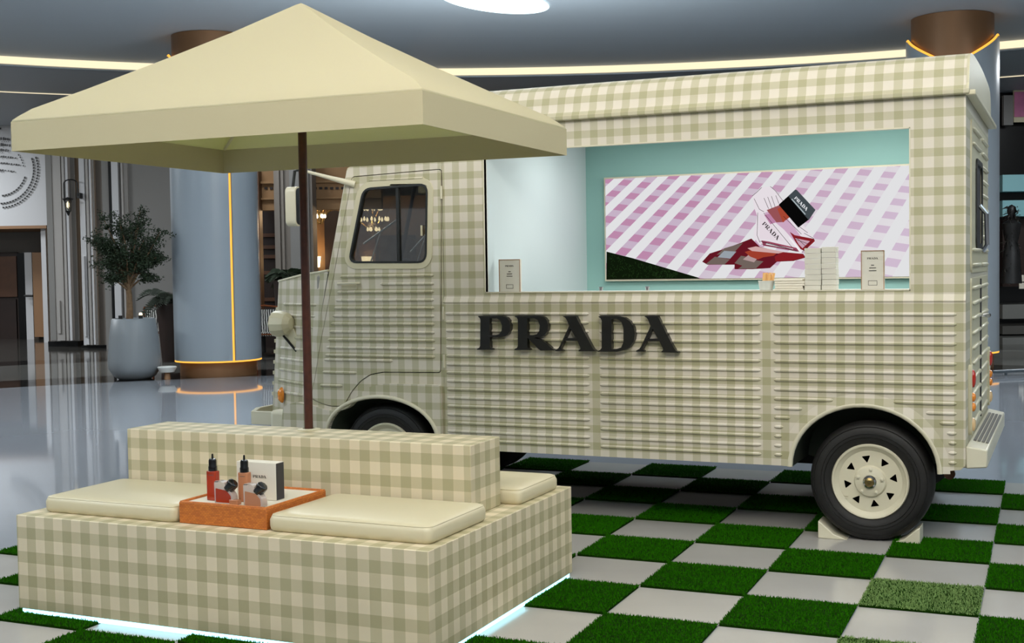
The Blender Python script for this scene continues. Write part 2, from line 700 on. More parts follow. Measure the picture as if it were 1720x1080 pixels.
wall_back = struct('wall_back', MB().box(-32, 32, 33, 33.2, 0, 4.83).xf(BG), 'wall_taupe')
wall_left = B('wall_left', 'wall_white', -260, 78, 150, 381, 28, 2.2, kind='structure')
B('soffit', 'tan_wood', -260, 78, 381, 386, 28, 2.2, wall_left)  # whitish underside, the warm brown light on it is put into the colour
B('recess_back', 'wall_grey', -260, 80, 384, 640, 30.2, .1, wall_left)
B('door_frame', 'wall_white', 44, 56, 424, 640, 29.6, .3, wall_left)
B('door_frame', 'wall_white', 72, 80, 384, 640, 28.2, .3, wall_left)
door1 = B('door_1', 'dark_wood', -180, 31, 425, 600, 29.9, .1, kind='structure')
B('door_panel', 'brown_wood', -180, 28, 432, 500, 29.84, .06, door1)
B('door_panel', 'dark_wood', -180, 28, 504, 590, 29.84, .06, door1)
B('door_edge', 'black_stone', 31, 44, 425, 600, 29.7, .2, door1)
MB().tube([(u2r(40, 29.4), 29.4, bgp(40, 497, 29.4)[1]), (u2r(55, 29.4), 29.4, bgp(55, 497, 29.4)[1])], .03, 6).xf(BG).build('door_handle', 'iron', door1)
B('wood_panel', 'tan_wood', 56, 73, 424, 566, 29.3, .1, wall_left)

# black script on the white wall: rows of strokes and sweeping arcs
mb = MB()
rnd = random.Random(3)


def stroke(u, v, w, h, rot=0.0):
    r, z = bgp(u, v, 27.98)
    s = 27.98 / FPX
    c, s_ = math.cos(rot), math.sin(rot)
    q = []
    for a, b in ((-w, -h), (w, -h * .7), (w * .8, h), (-w * .9, h * .8)):
        q.append((r + (a * c - b * s_) * s / 2, 27.97, z + (a * s_ + b * c) * s / 2))
    mb.add(q, [(0, 1, 2, 3)])


for v, x1, h, gap in ((201, 20, 3, 3.2), (216, 2, 3, 3), (233, 17, 5, 3.2), (243, 18, 5, 3.2), (252, 17, 4.5, 3.4), (263, 27, 3.4, 4), (274, 32, 3, 4), (286, 27, 3, 4)):
    u = -40
    while u < x1:
        stroke(u, v + (max(0, u - 5) * .12), rnd.uniform(1.6, 3.2), rnd.uniform(h * .7, h * 1.25), rnd.uniform(-.2, .2))
        if rnd.random() < .3:
            stroke(u + 1, v + h, 1.4, 1.4)
        u += gap * rnd.uniform(.8, 1.3)
for R, a0, a1, w, h in ((57, -18, 88, 4.5, 3.0), (64, -18, 88, 4.0, 3.0), (44, 18, 85, 4.5, 3.0), (40, -38, -8, 3, 2)):
    k = a0
    while k < a1:
        a = R_(k)
        stroke(0 + R * math.cos(a), 285 + R * math.sin(a), h, w, -a + rnd.uniform(-.15, .15))
        k += 5.0 * 57 / R
mb.xf(BG)
o = mb.build('wall_script', 'ink', wall_left, recalc=False)
o.data.materials[0] = MATS['iron']
o['kind'] = 'stuff'
o['label'] = 'black script in rows and curved lines on the white wall'


def pilaster(u0, u1, vb, d, fins, col, vt=186, plinth=16):
    p = B('trim_1', col, u0, u1, vt, vb, d, .5)
    p['kind'] = 'structure'
    for a, b, out, m in fins:
        B('pilaster_fin', m, u0 + a, u0 + b, vt, vb - 1, d - out, out + .05, p)
    B('pilaster_plinth', 'black_stone', u0 + 2, u1 + 2, vb, vb + plinth, d + .12, .35, p)
    return p


p1 = pilaster(79, 129, 573, 26.4, ((0, 10, .02, 'wall_grey'), (13, 25, .10, 'molding'), (27, 31, .16, 'molding'), (33, 37, .22, 'wall_white'), (38, 49, .06, 'wall_grey')), 'molding')
B('pilaster_panel', 'molding', 96, 101, 505, 560, 26.25, .1, p1)
p2 = pilaster(135, 176, 580, 25.8, ((0, 9, .12, 'wall_white'), (11, 15, .16, 'molding'), (17, 20, .22, 'wall_white'), (22, 25, .16, 'molding'), (27, 40, .04, 'wall_taupe')), 'molding')
B('pilaster_panel', 'wall_white', 139, 143, 430, 565, 25.6, .1, p2)
B('wall_gap', 'dark_void', 126, 137, 190, 590, 26.9, .1, p2)
wl = B('wall_far', 'wall_grey', 174, 300, 186, 640, 25.4, .2, kind='structure')
for a, b, t, m in ((189, 200, .12, 'wall_white'), (205, 208, .16, 'molding'), (210, 216, .08, 'molding'), (184, 188, .04, 'black_stone')):
    B('wall_molding', m, a, b, 186, 560, 25.4 - t, t + .02, wl)

# restaurant front behind the van's nose
wr = B('wall_restaurant', 'warm_wall', 424, 640, 262, 352, 24.0, .3, kind='structure')
B('entablature_band', 'warm_wall', 424, 640, 303, 307, 23.9, .1, wr)
B('entablature_band', 'warm_wall', 424, 640, 331, 334, 23.9, .1, wr)
for k in range(26):
    u = 444 + k * 9.2
    B('dentil', 'dark_wood', u, u + 5, 314, 318, 23.97, .05, wr)
B('corner_post', 'brown_wood', 423, 438, 284, 640, 23.7, .3, wr)
B('interior_back_wall', 'warm_wall', 415, 760, 330, 690, 28.2, .1, wr)
B('interior_shelf', 'dark_wood', 440, 466, 352, 640, 25.0, .2, wr)
for v in (392, 412, 428, 455, 500):
    B('shelf_board', 'brown_wood', 440, 466, v, v + 6, 24.9, .2, wr)
p3 = pilaster(463, 507, 640, 23.4, ((3, 9, .06, 'wall_taupe'), (12, 16, .06, 'wall_taupe'), (26, 42, .04, 'wall_grey')), 'wall_taupe', vt=262, plinth=4)
pilaster(517, 527, 640, 23.4, ((1, 4, .05, 'wall_grey'),), 'wall_taupe', vt=262, plinth=4)
arch = MB()
ap = [(u2r(548, 28.1), 0.02), (u2r(584, 28.1), 0.02)]
za = bgp(566, 372, 28.1)[1]
ra, rb = ap[0][0], ap[1][0]
for k in range(13):
    a = PI * k / 12
    ap.append(((ra + rb) / 2 + (rb - ra) / 2 * math.cos(a), za + (rb - ra) / 2 * math.sin(a)))
arch.plate(ap, [], 28.0, 28.15, 'y')
arch.xf(BG).build('arched_opening', 'dark_wood', wr)
B('interior_panel', 'dark_wood', 640, 700, 395, 640, 28.0, .1, wr)
B('interior_panel', 'brown_wood', 604, 632, 340, 640, 28.05, .1, wr)


def chandelier(u, v, d, s, label):
    r, z = bgp(u, v, d)
    t = thing('chandelier', label, 'chandelier', BG @ Vector((r, d, z)), 'chandeliers in the restaurant')
    m = MB()
    m.tube([(r, d, z + .75 * s), (r, d, z - .35 * s)], .02, 6)
    rg = random.Random(int(u))
    glows = []
    for ring, (R, h, n) in enumerate(((.42, 0, 12), (.24, .30, 8), (.16, -.28, 6))):
        for k in range(n):
            a = 2 * PI * k / n
            x, y = r + R * s * math.cos(a), d + R * s * math.sin(a)
            m.tube([(r, d, z + h * s - .1 * s), ((r + x) / 2, (d + y) / 2, z + h * s - .16 * s), (x, y, z + h * s)], .008, 5)
            glows.append((x, y, z + h * s + .03))
    m.xf(BG).build('arm_frame', 'brass', t)
    for g in glows:
        MB().lathe([(0.001, -.03), (.022, -.01), (.026, .02), (.012, .055), (0.001, .075)], g, 'z', 8).xf(BG).build('bulb', 'lamp_glow', t)
    l = bpy.data.lights.new('chandelier_light', 'POINT')
    l.energy, l.color, l.shadow_soft_size = 26, (1, .66, .36), .08
    o = bpy.data.objects.new('chandelier_light', l)
    COL.objects.link(o)
    o.location = BG @ Vector((r, d - .3, z - .1))
    return t


chandelier(536, 350, 26.5, .75, 'glowing branched chandelier seen between parasol pole and van windscreen')
chandelier(627, 372, 26.5, .75, 'glowing chandelier seen through the van cab window')

# wall sconce
for u in (530, 617):
    r, z = bgp(u, 440, 28.0)
    t = thing('wall_sconce', ('warm glowing wall sconce left of the van windscreen' if u == 530 else 'warm glowing wall sconce seen through the van cab window'), 'lamp', BG @ Vector((r, 27.9, z)))
    MB().lathe([(.10, -.12), (.13, .12)], (r, 27.95, z), 'z', 16).xf(BG).build('lamp_shade', 'lamp_glow', t)
    MB().box(r - .03, r + .03, 27.97, 28.2, z - .2, z - .1).xf(BG).build('bracket', 'brass', t)
    l = bpy.data.lights.new('sconce_light', 'POINT')
    l.energy, l.color, l.shadow_soft_size = 9, (1, .6, .25), .05
    o = bpy.data.objects.new('sconce_light', l)
    COL.objects.link(o)
    o.location = BG @ Vector((r, 27.7, z + .1))

# wall lantern on the left pilasters
r, z = bgp(114, 335, 25.5)
t = thing('wall_lantern', 'black arched iron wall lantern on the grey pilasters', 'lantern', BG @ Vector((r, 25.9, z)))
s = 25.5 / FPX
m = MB()
ar = [(r - 6 * s, 25.5, z - 3 * s), (r - 6 * s, 25.5, z + 25 * s)]
for k in range(9):
    a = PI - PI * k / 8
    ar.append((r + 5 * s + 11 * s * math.cos(a), 25.5, z + 27 * s + 6 * s * math.sin(a)))
ar.append((r + 17 * s, 25.5, z + 6 * s))
m.tube(ar, 1.2 * s, 6)
m.tube([(r + 4 * s, 25.5, z - 2 * s), (r + 4 * s, 25.5, z + 32 * s)], .9 * s, 6)
m.box(r + 15 * s, r + 20 * s, 25.5, 26.5, z + 2 * s, z + 11 * s)
m.xf(BG).build('bracket', 'iron', t)
MB().lathe([(.001, 4 * s), (9 * s, 1 * s), (8 * s, -1 * s), (6 * s, -1 * s)], (r, 25.5, z), 'z', 12).xf(BG).build('lantern_cap', 'iron', t)
MB().lathe([(5.5 * s, -1 * s), (4.2 * s, -19 * s)], (r, 25.5, z), 'z', 12).xf(BG).build('lantern_glass', 'van_glass', t)
m = MB()
for k in range(6):
    a = 2 * PI * k / 6
    m.tube([(r + 5.8 * s * math.cos(a), 25.5 + 5.8 * s * math.sin(a), z - 1 * s), (r + 4.4 * s * math.cos(a), 25.5 + 4.4 * s * math.sin(a), z - 20 * s)], .6 * s, 5)
m.lathe([(5 * s, -19 * s), (3 * s, -22 * s), (1 * s, -27 * s), (.001, -27 * s)], (r, 25.5, z), 'z', 12)
m.xf(BG).build('lantern_cage', 'iron', t)
MB().lathe([(.001, -3 * s), (2 * s, -6 * s), (2 * s, -12 * s), (.001, -15 * s)], (r, 25.5, z), 'z', 10).xf(BG).build('bulb', 'lamp_glow', t)

# right edge: shop front beyond the column
w2 = B('wall_right', 'black_stone', 1660, 1900, 30, 600, 25.0, .3, kind='structure')
B('shop_panel', 'ceiling_dark', 1660, 1900, 100, 140, 24.6, .3, w2)
B('wall_poster', 'cushion_vinyl', 1703, 1760, 150, 205, 24.7, .05, w2)
MATS['poster_pink'] = mat('poster_pink', (205, 120, 160), 0.6, noise=.3, nscale=3)
B('poster_print', 'poster_pink', 1704, 1759, 154, 196, 24.68, .03, w2)
B('shop_panel', 'wall_grey', 1686, 1702, 160, 210, 24.72, .1, w2)
MATS['mint_shop'] = mat('mint_shop', (140, 190, 196), 0.35)
B('shop_shelf', 'mint_shop', 1684, 1900, 292, 320, 24.5, .4, w2)
B('shop_shelf', 'mint_shop', 1684, 1900, 335, 362, 24.5, .4, w2)
B('shop_counter', 'dark_wood', 1684, 1900, 366, 480, 24.8, .2, w2)
B('shop_step', 'stone_grey', 1684, 1900, 510, 534, 24.0, .9, w2)
B('shop_step', 'stone_mid', 1684, 1900, 546, 560, 23.2, 1.7, w2)
B('shop_step', 'stone_grey', 1684, 1900, 566, 590, 22.6, 2.3, w2)
B('price_card', 'paper', 1712, 1720, 462, 473, 24.4, .02, w2)
B('price_card', 'paper', 1712, 1720, 475, 485, 24.4, .02, w2)
mb = MB()
rg = random.Random(5)
for k in range(420):
    uu = 1699 + rg.gauss(0, 4.2)
    vv = rg.uniform(348, 476)
    r, z = bgp(uu, vv, 23.9 + rg.uniform(-.2, .2))
    q = .05
    mb.add([(r - q * rg.random(), 23.9 + rg.uniform(-.2, .2), z - q * rg.random()), (r + q * rg.random(), 23.9, z), (r, 23.8, z + q * rg.random())], [(0, 1, 2)])
sq = mb.xf(BG).build('sequin_cover', 'tread_grey', None, recalc=False)
r, z = bgp(1699, 476, 23.9)
t = thing('dress_figure', 'dark sequinned display figure in the shop front at right', 'mannequin', BG @ Vector((r, 23.9, z)))
MB().lathe([(.001, 1.5), (.07, 1.46), (.085, 1.38), (.06, 1.28), (.05, 1.22), (.17, 1.14), (.15, .95), (.11, .78), (.15, .6), (.17, .3), (.19, 0), (.001, 0)], (r, 23.9, z), 'z', 20).xf(BG).build('figure_body', 'iron', t, smooth=60)
sq.parent = t
sq.location = -t.location
sq['kind'] = 'stuff'
rl = thing('barrier_rail', 'thin grey metal rail crossing beside the right column', 'rail', wp(u2r(1700, 16.6), 16.6, 0))
zr = bgp(1700, 622, 16.6)[1]
zr = max(zr, .06)
MB().tube([(u2r(1668, 16.4), 16.4, zr), (u2r(1800, 16.8), 16.8, zr)], .022, 8).xf(BG).build('rail_bar', 'metal_rail', rl)
for u in (1690, 1780):
    MB().tube([(u2r(u, 16.6), 16.6, 0), (u2r(u, 16.6), 16.6, zr)], .02, 8).xf(BG).build('rail_foot', 'metal_rail', rl)

# potted olive tree
d = 18.1
r, _ = bgp(226, 600, d)
t = thing('potted_olive_tree', 'dark leafy olive tree in a tall pale grey tapered pot', 'plant', wp(r, d, 0))
MB().lathe([(.001, 0), (.22, 0), (.30, .05), (.365, .16), (.372, .28), (.345, .62), (.31, .86), (.29, .88), (.275, .86), (.28, .80), (.001, .80)], (r, d, 0), 'z', 40).xf(BG).build('pot', 'pot_grey', t, smooth=40)
MB().lathe([(.001, .822), (.277, .82)], (r, d, 0), 'z', 24).xf(BG).build('soil', 'soil', t)
mb = MB()
rg = random.Random(11)
mb.tube([(r - .06, d, .8), (r - .05, d, 1.0), (r - .05, d, 1.2), (r - .07, d, 1.38)], [.055, .048, .042, .04], 8)
tips = []
cz = 1.94
for k in range(40):
    a, e, rho = rg.uniform(0, 2 * PI), math.asin(rg.uniform(-.92, 1)), rg.uniform(.45, .95)
    end = Vector((r - .06 + .60 * rho * math.cos(a) * math.cos(e), d + .60 * rho * math.sin(a) * math.cos(e), cz + .70 * rho * math.sin(e)))
    st = Vector((r - .06, d, rg.uniform(1.25, 1.5)))
    mid = st.lerp(end, .5) + Vector((rg.uniform(-.05, .05), rg.uniform(-.05, .05), .04))
    mb.tube([st, mid, end], [.018, .011, .004], 5)
    for q in range(15):
        a2 = rg.uniform(0, 2 * PI)
        tips.append((mid.lerp(end, rg.uniform(.25, 1.05)), Vector((math.cos(a2), math.sin(a2), rg.uniform(-.5, .9))).normalized() * rg.uniform(.10, .24)))
mb.xf(BG).build('trunk', 'bark', t, smooth=60)
mb = MB()
for base, dr in tips:
    for q in range(26):
        p = base + dr * (q / 25) + Vector((rg.gauss(0, .02), rg.gauss(0, .02), rg.gauss(0, .02)))
        ax = Vector((rg.gauss(0, 1), rg.gauss(0, 1), rg.gauss(0, .7))).normalized() * .042
        sd = ax.cross(Vector((rg.gauss(0, 1), rg.gauss(0, 1), 1))).normalized() * .010
        mb.add([p, p + ax * .5 + sd, p + ax, p + ax * .5 - sd], [(0, 1, 2, 3)])
o = mb.xf(BG).build('foliage', 'leaf', t, recalc=False)
o['kind'] = 'stuff'
for du, col in ((-20, 'iron'), (14, 'iron')):
    rr = r + du * d / FPX
    sp = MB().lathe([(.001, .08), (.03, .08), (.03, 0), (.001, 0)], (rr, d - .05, .84), 'z', 10).lathe([(.028, .082), (.001, .082)], (rr, d - .05, .84), 'z', 10)
    sp.xf(BG).build('spotlight', col, t)
MB().lathe([(.001, .0), (.026, .0), (.02, .03), (.001, .035)], (r + 14 * d / FPX, d - .05, .925), 'z', 10).xf(BG).build('spotlight_lens', 'lamp_glow', t)


def frond_plant(name, label, u, v, d, n, L, seed, pot=True, m_='leaf_dark', vpot=None):
    r, z = bgp(u, v, d)
    t = thing(name, label, 'plant', wp(r, d, 0))
    rg = random.Random(seed)
    mb = MB()
    for k in range(n):
        a = rg.uniform(0, 2 * PI)
        up = rg.uniform(.25, 1.0)
        pts = []
        for q in range(6):
            s = q / 5
            pts.append(Vector((r + L * s * math.cos(a) * .8, d + L * s * math.sin(a) * .8, z + L * (up * s - .75 * s * s))))
        mb.tube(pts, [.009, .008, .007, .006, .004, .002], 4)
        for q in range(1, 16):
            s = q / 15
            i0 = min(int(s * 5), 4)
            p = pts[i0].lerp(pts[i0 + 1], s * 5 - i0)
            for sg in (-1, 1):
                sd = Vector((-math.sin(a), math.cos(a), -.35)) * sg * L * .30 * (1 - .6 * s)
                fw = Vector((math.cos(a), math.sin(a), 0)) * L * .12
                mb.add([p, p + sd * .5 + fw * .4 + Vector((0, 0, .012)), p + sd + fw, p + sd * .5 + fw * .7 - Vector((0, 0, .012))], [(0, 1, 2, 3)])
    o = mb.xf(BG).build('foliage', m_, t, recalc=False)
    o['kind'] = 'stuff'
    MB().lathe([(.001, 0), (.16, 0), (.24, z - .05), (.22, z - .05), (.001, z - .09)], (r, d, 0), 'z', 20).xf(BG).build('pot', 'dark_wood' if pot else 'pot_grey', t, smooth=40)
    return t


frond_plant('potted_palm', 'dark palm with long fronds beside the left column', 286, 505, 21.5, 16, .62, 3)
frond_plant('potted_fern', 'bushy green fern showing above the van bonnet', 482, 466, 22.0, 44, .42, 8, m_='leaf')

# chairs and table of the restaurant


def bistro_chair(u, d, label, seed):
    r, _ = bgp(u, 560, d)
    t = thing('bistro_chair', label, 'chair', wp(r, d, 0), 'bamboo chairs in front of the restaurant')
    w = .24
    for sx in (-1, 1):
        MB().tube([(r + sx * w, d - .22, 0), (r + sx * w, d - .22, .92)], .018, 6).xf(BG).build('leg', 'copper', t)
        MB().tube([(r + sx * w, d + .24, 0), (r + sx * w, d + .24, .46)], .018, 6).xf(BG).build('leg', 'copper', t)
        MB().tube([(r + sx * w, d - .22, .22), (r + sx * w, d + .24, .22)], .012, 6).xf(BG).build('stretcher', 'copper', t)
    MB().tube([(r - w, d - .22, .92), (r, d - .24, .95), (r + w, d - .22, .92)], .018, 6).xf(BG).build('back_rail', 'copper', t)
    MB().tube([(r - w, d - .22, .46), (r + w, d - .22, .46)], .014, 6).xf(BG).build('back_rail', 'copper', t)
    MB().box(r - w + .02, r + w - .02, d - .235, d - .205, .50, .88).xf(BG).build('backrest', MATS['zebra'], t)
    MB().box(r - w, r + w, d - .22, d + .26, .43, .49).xf(BG).build('seat', MATS['zebra'], t, bevel=.02)
    return t


m = mat('zebra', (230, 228, 222), 0.7)
nt = m.node_tree
tc = nn(nt, 'ShaderNodeTexCoord')
wv = nn(nt, 'ShaderNodeTexWave')
wv.inputs['Scale'].default_value = 9
wv.inputs['Distortion'].default_value = 3
cr = nn(nt, 'ShaderNodeValToRGB')
cr.color_ramp.interpolation = 'CONSTANT'
cr.color_ramp.elements[0].color = (.01, .01, .01, 1)
cr.color_ramp.elements[1].position = .5
cr.color_ramp.elements[1].color = lin((230, 228, 222))
nt.links.new(tc.outputs['Object'], wv.inputs['Vector'])
nt.links.new(wv.outputs['Fac'], cr.inputs[0])
nt.links.new(cr.outputs[0], nt.nodes['Principled BSDF'].inputs['Base Color'])
bistro_chair(449, 21.4, 'bamboo chair with zebra striped back beside van nose', 1)
bistro_chair(272, 22.4, 'bamboo chair half hidden between the tree pot and left column', 2)
r, _ = bgp(440, 500, 22.6)
t = thing('dining_table', 'round table under a pale cloth behind the zebra chair', 'table', wp(r, 22.6, 0))
MB().lathe([(.001, .76), (.5, .76), (.52, .74), (.54, .45), (.53, .45)], (r, 22.6, 0), 'z', 28).xf(BG).build('tablecloth', 'cloth_white', t, smooth=40)
MB().lathe([(.25, 0), (.25, .03), (.05, .06), (.05, .74)], (r, 22.6, 0), 'z', 20, cap=True).xf(BG).build('table_base', 'iron', t, smooth=40)
# low white bowl by the column foot
r, _ = bgp(281, 632, 18.0)
t = thing('floor_bowl', 'low white bowl on a short foot between tree pot and column', 'bowl', wp(r, 18.0, 0))
MB().lathe([(.001, .09), (.10, .10), (.14, .17), (.13, .18), (.09, .13), (.001, .12)], (r, 18.0, 0), 'z', 28).xf(BG).build('bowl', 'white_paint', t, smooth=40)
MB().lathe([(.045, 0), (.035, .1)], (r, 18.0, 0), 'z', 14, cap=True).xf(BG).build('foot', 'tan_wood', t)

# ------------------------------------------------------------------ the van (near side lies in the plane Y = 0)
W = 1.85                      # body width
van = thing('food_van', 'cream and green gingham food van with serving hatch and black lettering', 'van', (-1.8, W / 2, 0))
ACX, ACZ, AA, AB = -.03, .41, .394, .353      # rear wheel arch


def arch_pts(cx, cz, a, b, a0=0, a1=PI, n=24):
    return [(cx + a * math.cos(a0 + (a1 - a0) * k / n), cz + b * math.sin(a0 + (a1 - a0) * k / n)) for k in range(n + 1)]


hatch = [(-2.287, 1.379), (.211, 1.379), (.211, 2.235), (-2.287, 2.235)]
MB().plate([(-2.575, 1.335), (.495, 1.335), (.495, 2.41), (-2.575, 2.41)], [hatch], 0, .03).build('upper_panel', 'van_check', van)
low = [(-2.575, .40), (-.425, .40)] + arch_pts(ACX, ACZ, AA, AB, PI, 0) + [(.40, .415), (.47, .425), (.495, .45), (.495, 1.315), (-2.575, 1.315)]
lower = MB().plate(low, [], -.014, .02).build('lower_panel', 'van_check', van)
# sloping belt ledge between them
MB().add([(-2.575, 0, 1.352), (.495, 0, 1.352), (.495, -.02, 1.318), (-2.575, -.02, 1.318), (-2.575, -.014, 1.308), (.495, -.014, 1.308), (.495, .02, 1.308), (-2.575, .02, 1.308), (.495, .02, 1.352), (-2.575, .02, 1.352)],
         [(0, 1, 2, 3), (3, 2, 5, 4), (4, 5, 6, 7), (7, 6, 8, 9), (9, 8, 1, 0), (0, 3, 4, 7, 9), (1, 8, 6, 5, 2)]).build('belt_moulding', 'van_check', van)
# hatch frame
for (x0, x1, z0, z1) in ((-2.292, .216, 2.233, 2.24), (-2.292, .216, 1.372, 1.379), (-2.294, -2.287, 1.372, 2.24), (.211, .218, 1.372, 2.24)):
    MB().box(x0, x1, -.004, .034, z0, z1).build('hatch_trim', 'cream_light', van)


def rib(x0, x1, z, parent, y=-.014, r=.0095, m='van_check', h=1.25):
    n = 6
    prof = [(y - r * 1.25 * math.sin(PI * k / n), r * math.cos(PI * k / n)) for k in range(n + 1)]
    mb = MB()
    vs = []
    for x, s in ((x0, .15), (x0 + .012, 1), (x1 - .012, 1), (x1, .15)):
        vs += [(x, y + (p - y) * s, z + q * (.4 + .6 * s)) for p, q in prof]
    fs = []
    k1 = n + 1
    for i in range(3):
        for k in range(n):
            fs.append((i * k1 + k, i * k1 + k + 1, i * k1 + k1 + k + 1, i * k1 + k1 + k))
    mb.add(vs, fs)
    return mb.build('rib', m, parent, smooth=60)


for k in range(16):
    z = 1.246 - .0524 * k
    rib(-2.56, -1.61, z, lower)
    rib(-1.543, -.587, z, lower)
    h = z - ACZ
    if h > AB + .06:
        rib(-.513, .45, z, lower)
    else:
        e = AA * math.sqrt(max(0, 1 - (max(h, 0) / AB) ** 2))
        gap = .055 + .10 * max(h, 0) / AB
        rib(-.513, max(ACX - e - gap, -.47), z, lower)
        rib(min(ACX + e + gap, .41), .45, z, lower)
# lips around the arches
pts = [(x, -.012, z) for x, z in arch_pts(ACX, ACZ - .012, AA + .004, AB + .004)]
MB().tube(pts, .016, 8).build('arch_lip', 'cream_light', van, smooth=60)
mb = MB()
inn, out = arch_pts(ACX, ACZ - .01, AA + .005, AB + .005), arch_pts(ACX, ACZ - .01, AA + .055, AB + .06)
vs = [(x, -.026, z) for x, z in inn] + [(x, -.014, z) for x, z in out]
mb.add(vs, [(k, k + 1, k + 26, k + 25) for k in range(24)])
mb.build('arch_flare', 'van_check', van, smooth=60)


def liner(cx, cz, a, b, y1):
    p = arch_pts(cx, cz, a, b)
    mb = MB()
    n = len(p)
    mb.add([(x, .0, z) for x, z in p] + [(x, y1, z) for x, z in p], [(k, k + 1, n + k + 1, n + k) for k in range(n - 1)])
    mb.add([(x, y1, z) for x, z in p] + [(cx, y1, cz - .1)], [tuple(range(n + 1))])
    return mb.build('wheel_arch_liner', 'liner', van, smooth=60)


liner(ACX, ACZ - .02, AA, AB, .50)
liner(-3.04, .45, .41, .262, .50)
# underside: floor pan with gaps for the wheels, axles
mb = MB()
mb.box(-2.6, -.44, .03, W - .03, .43, .47).box(-3.62, .48, .52, W - .52, .43, .47).box(.37, .48, .03, W - .03, .44, .48).box(-3.9, -3.45, .15, W - .15, .5, .54)
mb.box(-2.6, .3, .55, .65, .33, .43).box(-2.6, .3, W - .65, W - .55, .33, .43)
mb.build('floor_pan', 'under_dark', van)
MB().tube([(0, .1, .33), (0, W - .1, .33)], .05, 10).build('rear_axle', 'under_dark', van)
MB().tube([(-3.04, .1, .33), (-3.04, W - .1, .33)], .05, 10).build('front_axle', 'under_dark', van)
MB().tube([(.388, .30, .46), (.388, .30, .36)], [.026, .026], 12).lathe([(.001, -.012), (.03, -.012), (.03, .012), (.001, .012)], (.388, .30, .35), 'y', 16).build('tow_eye', 'rust', van)

# far side, simply panelled
far_low = [(-3.62, .45), (-3.45, .45)] + arch_pts(-3.04, .45, .41, .262, PI, 0) + [(-2.575, .40), (-.425, .40)] + arch_pts(ACX, ACZ, AA, AB, PI, 0) + [(.495, .42), (.495, 2.41), (-3.0, 2.41), (-3.18, 2.25), (-3.253, 2.165), (-3.41, 1.524), (-3.56, .95)]
fwin = rpoly([(-3.13, 2.05), (-2.68, 2.05), (-2.68, 1.575), (-3.25, 1.575)], .05)
MB().plate(far_low, [fwin], W - .03, W).build('far_side_panel', 'van_check', van)
MB().plate(fwin, [], W - .02, W - .015).build('far_window_pane', 'van_glass', van)

# roof: gutter and barrel roof, check pattern follows the arc
half = [(-.035, 2.418), (-.03, 2.432), (-.012, 2.45), (-.004, 2.49), (.012, 2.54), (.04, 2.582), (.09, 2.612), (.17, 2.628), (.3, 2.638), (.5, 2.646), (.72, 2.652), (W / 2, 2.654)]
prof = half + [(W - y, z) for y, z in reversed(half[:-1])]
arc = [0]
for k in range(1, len(prof)):
    arc.append(arc[-1] + math.hypot(prof[k][0] - prof[k - 1][0], prof[k][1] - prof[k - 1][1]))
xs = [.50, .495, -.5, -1.5, -2.4, -2.75, -2.95, -3.08, -3.16]
mb = MB()
vs, uvs = [], []
for x in xs:
    f = 1.0 if x > -2.5 else max(0.0, 1 - ((-2.5 - x) / .70) ** 2.2)
    for (y, z), a in zip(prof, arc):
        zz = 2.418 + (z - 2.418) * f
        if x < -2.9:
            zz -= (-2.9 - x) * .9
        vs.append((x, y, zz))
        uvs.append((x, 2.407 + a))
n = len(prof)
fs = [(i * n + k, i * n + k + 1, i * n + n + k + 1, i * n + n + k) for i in range(len(xs) - 1) for k in range(n - 1)]
mb.add(vs, fs, uvs)
mb.add([(.50, y, z) for y, z in prof], [tuple(range(n))])
mb.build('roof', 'van_check', van, smooth=45)
for y0, y1 in ((-.04, .0), (W, W + .04)):
    MB().box(-2.95, .515, y0, y1, 2.392, 2.42).build('roof_gutter', 'van_check', van, bevel=.006)
MB().box(.495, .545, -.03, W + .03, 2.385, 2.412).build('rear_eave', 'cream_paint', van, bevel=.006)
MB().plate([(-.02, 2.40), (W + .02, 2.40)] + [(y, z) for y, z in reversed(prof)], [], .498, .512, 'x').build('roof_end', 'cream_paint', van)
MB().box(-3.1, .49, .03, W - .03, 2.41, 2.425).build('roof_lining', 'white_paint', van)

# rear face
rear = MB().plate([(.0305, .43), (W - .0305, .43), (W - .0305, 2.40), (.0305, 2.40)], [], .475, .495, 'x').build('rear_panel', 'van_check', van)
door_r = MB().plate(rrect(.30, W - .2, .58, 1.43, .03), [], .495, .503, 'x').build('rear_door', 'cream_paint', van)
gate = MB().plate(rrect(.30, W - .2, 1.46, 2.30, .05), [rrect(.60, 1.06, 1.62, 2.08, .05)], .495, .503, 'x').build('rear_tailgate', 'cream_paint', van)
MB().plate(rrect(.60, 1.06, 1.62, 2.08, .05), [], .496, .499, 'x').build('rear_window', 'box_dark', gate)
mb = MB()
mb.plate(rrect(.575, 1.085, 1.595, 2.105, .06), [rrect(.605, 1.055, 1.625, 2.075, .05)], .503, .512, 'x')
mb.build('window_gasket', 'rubber_gasket', gate)


def rrib(y0, y1, z, parent):
    mb = MB()
    mb.tube([(.503, y0, z), (.506, y0 + .02, z), (.506, y1 - .02, z), (.503, y1, z)], [.004, .012, .012, .004], 6)
    return mb.build('rib', 'cream_paint', parent, smooth=60)


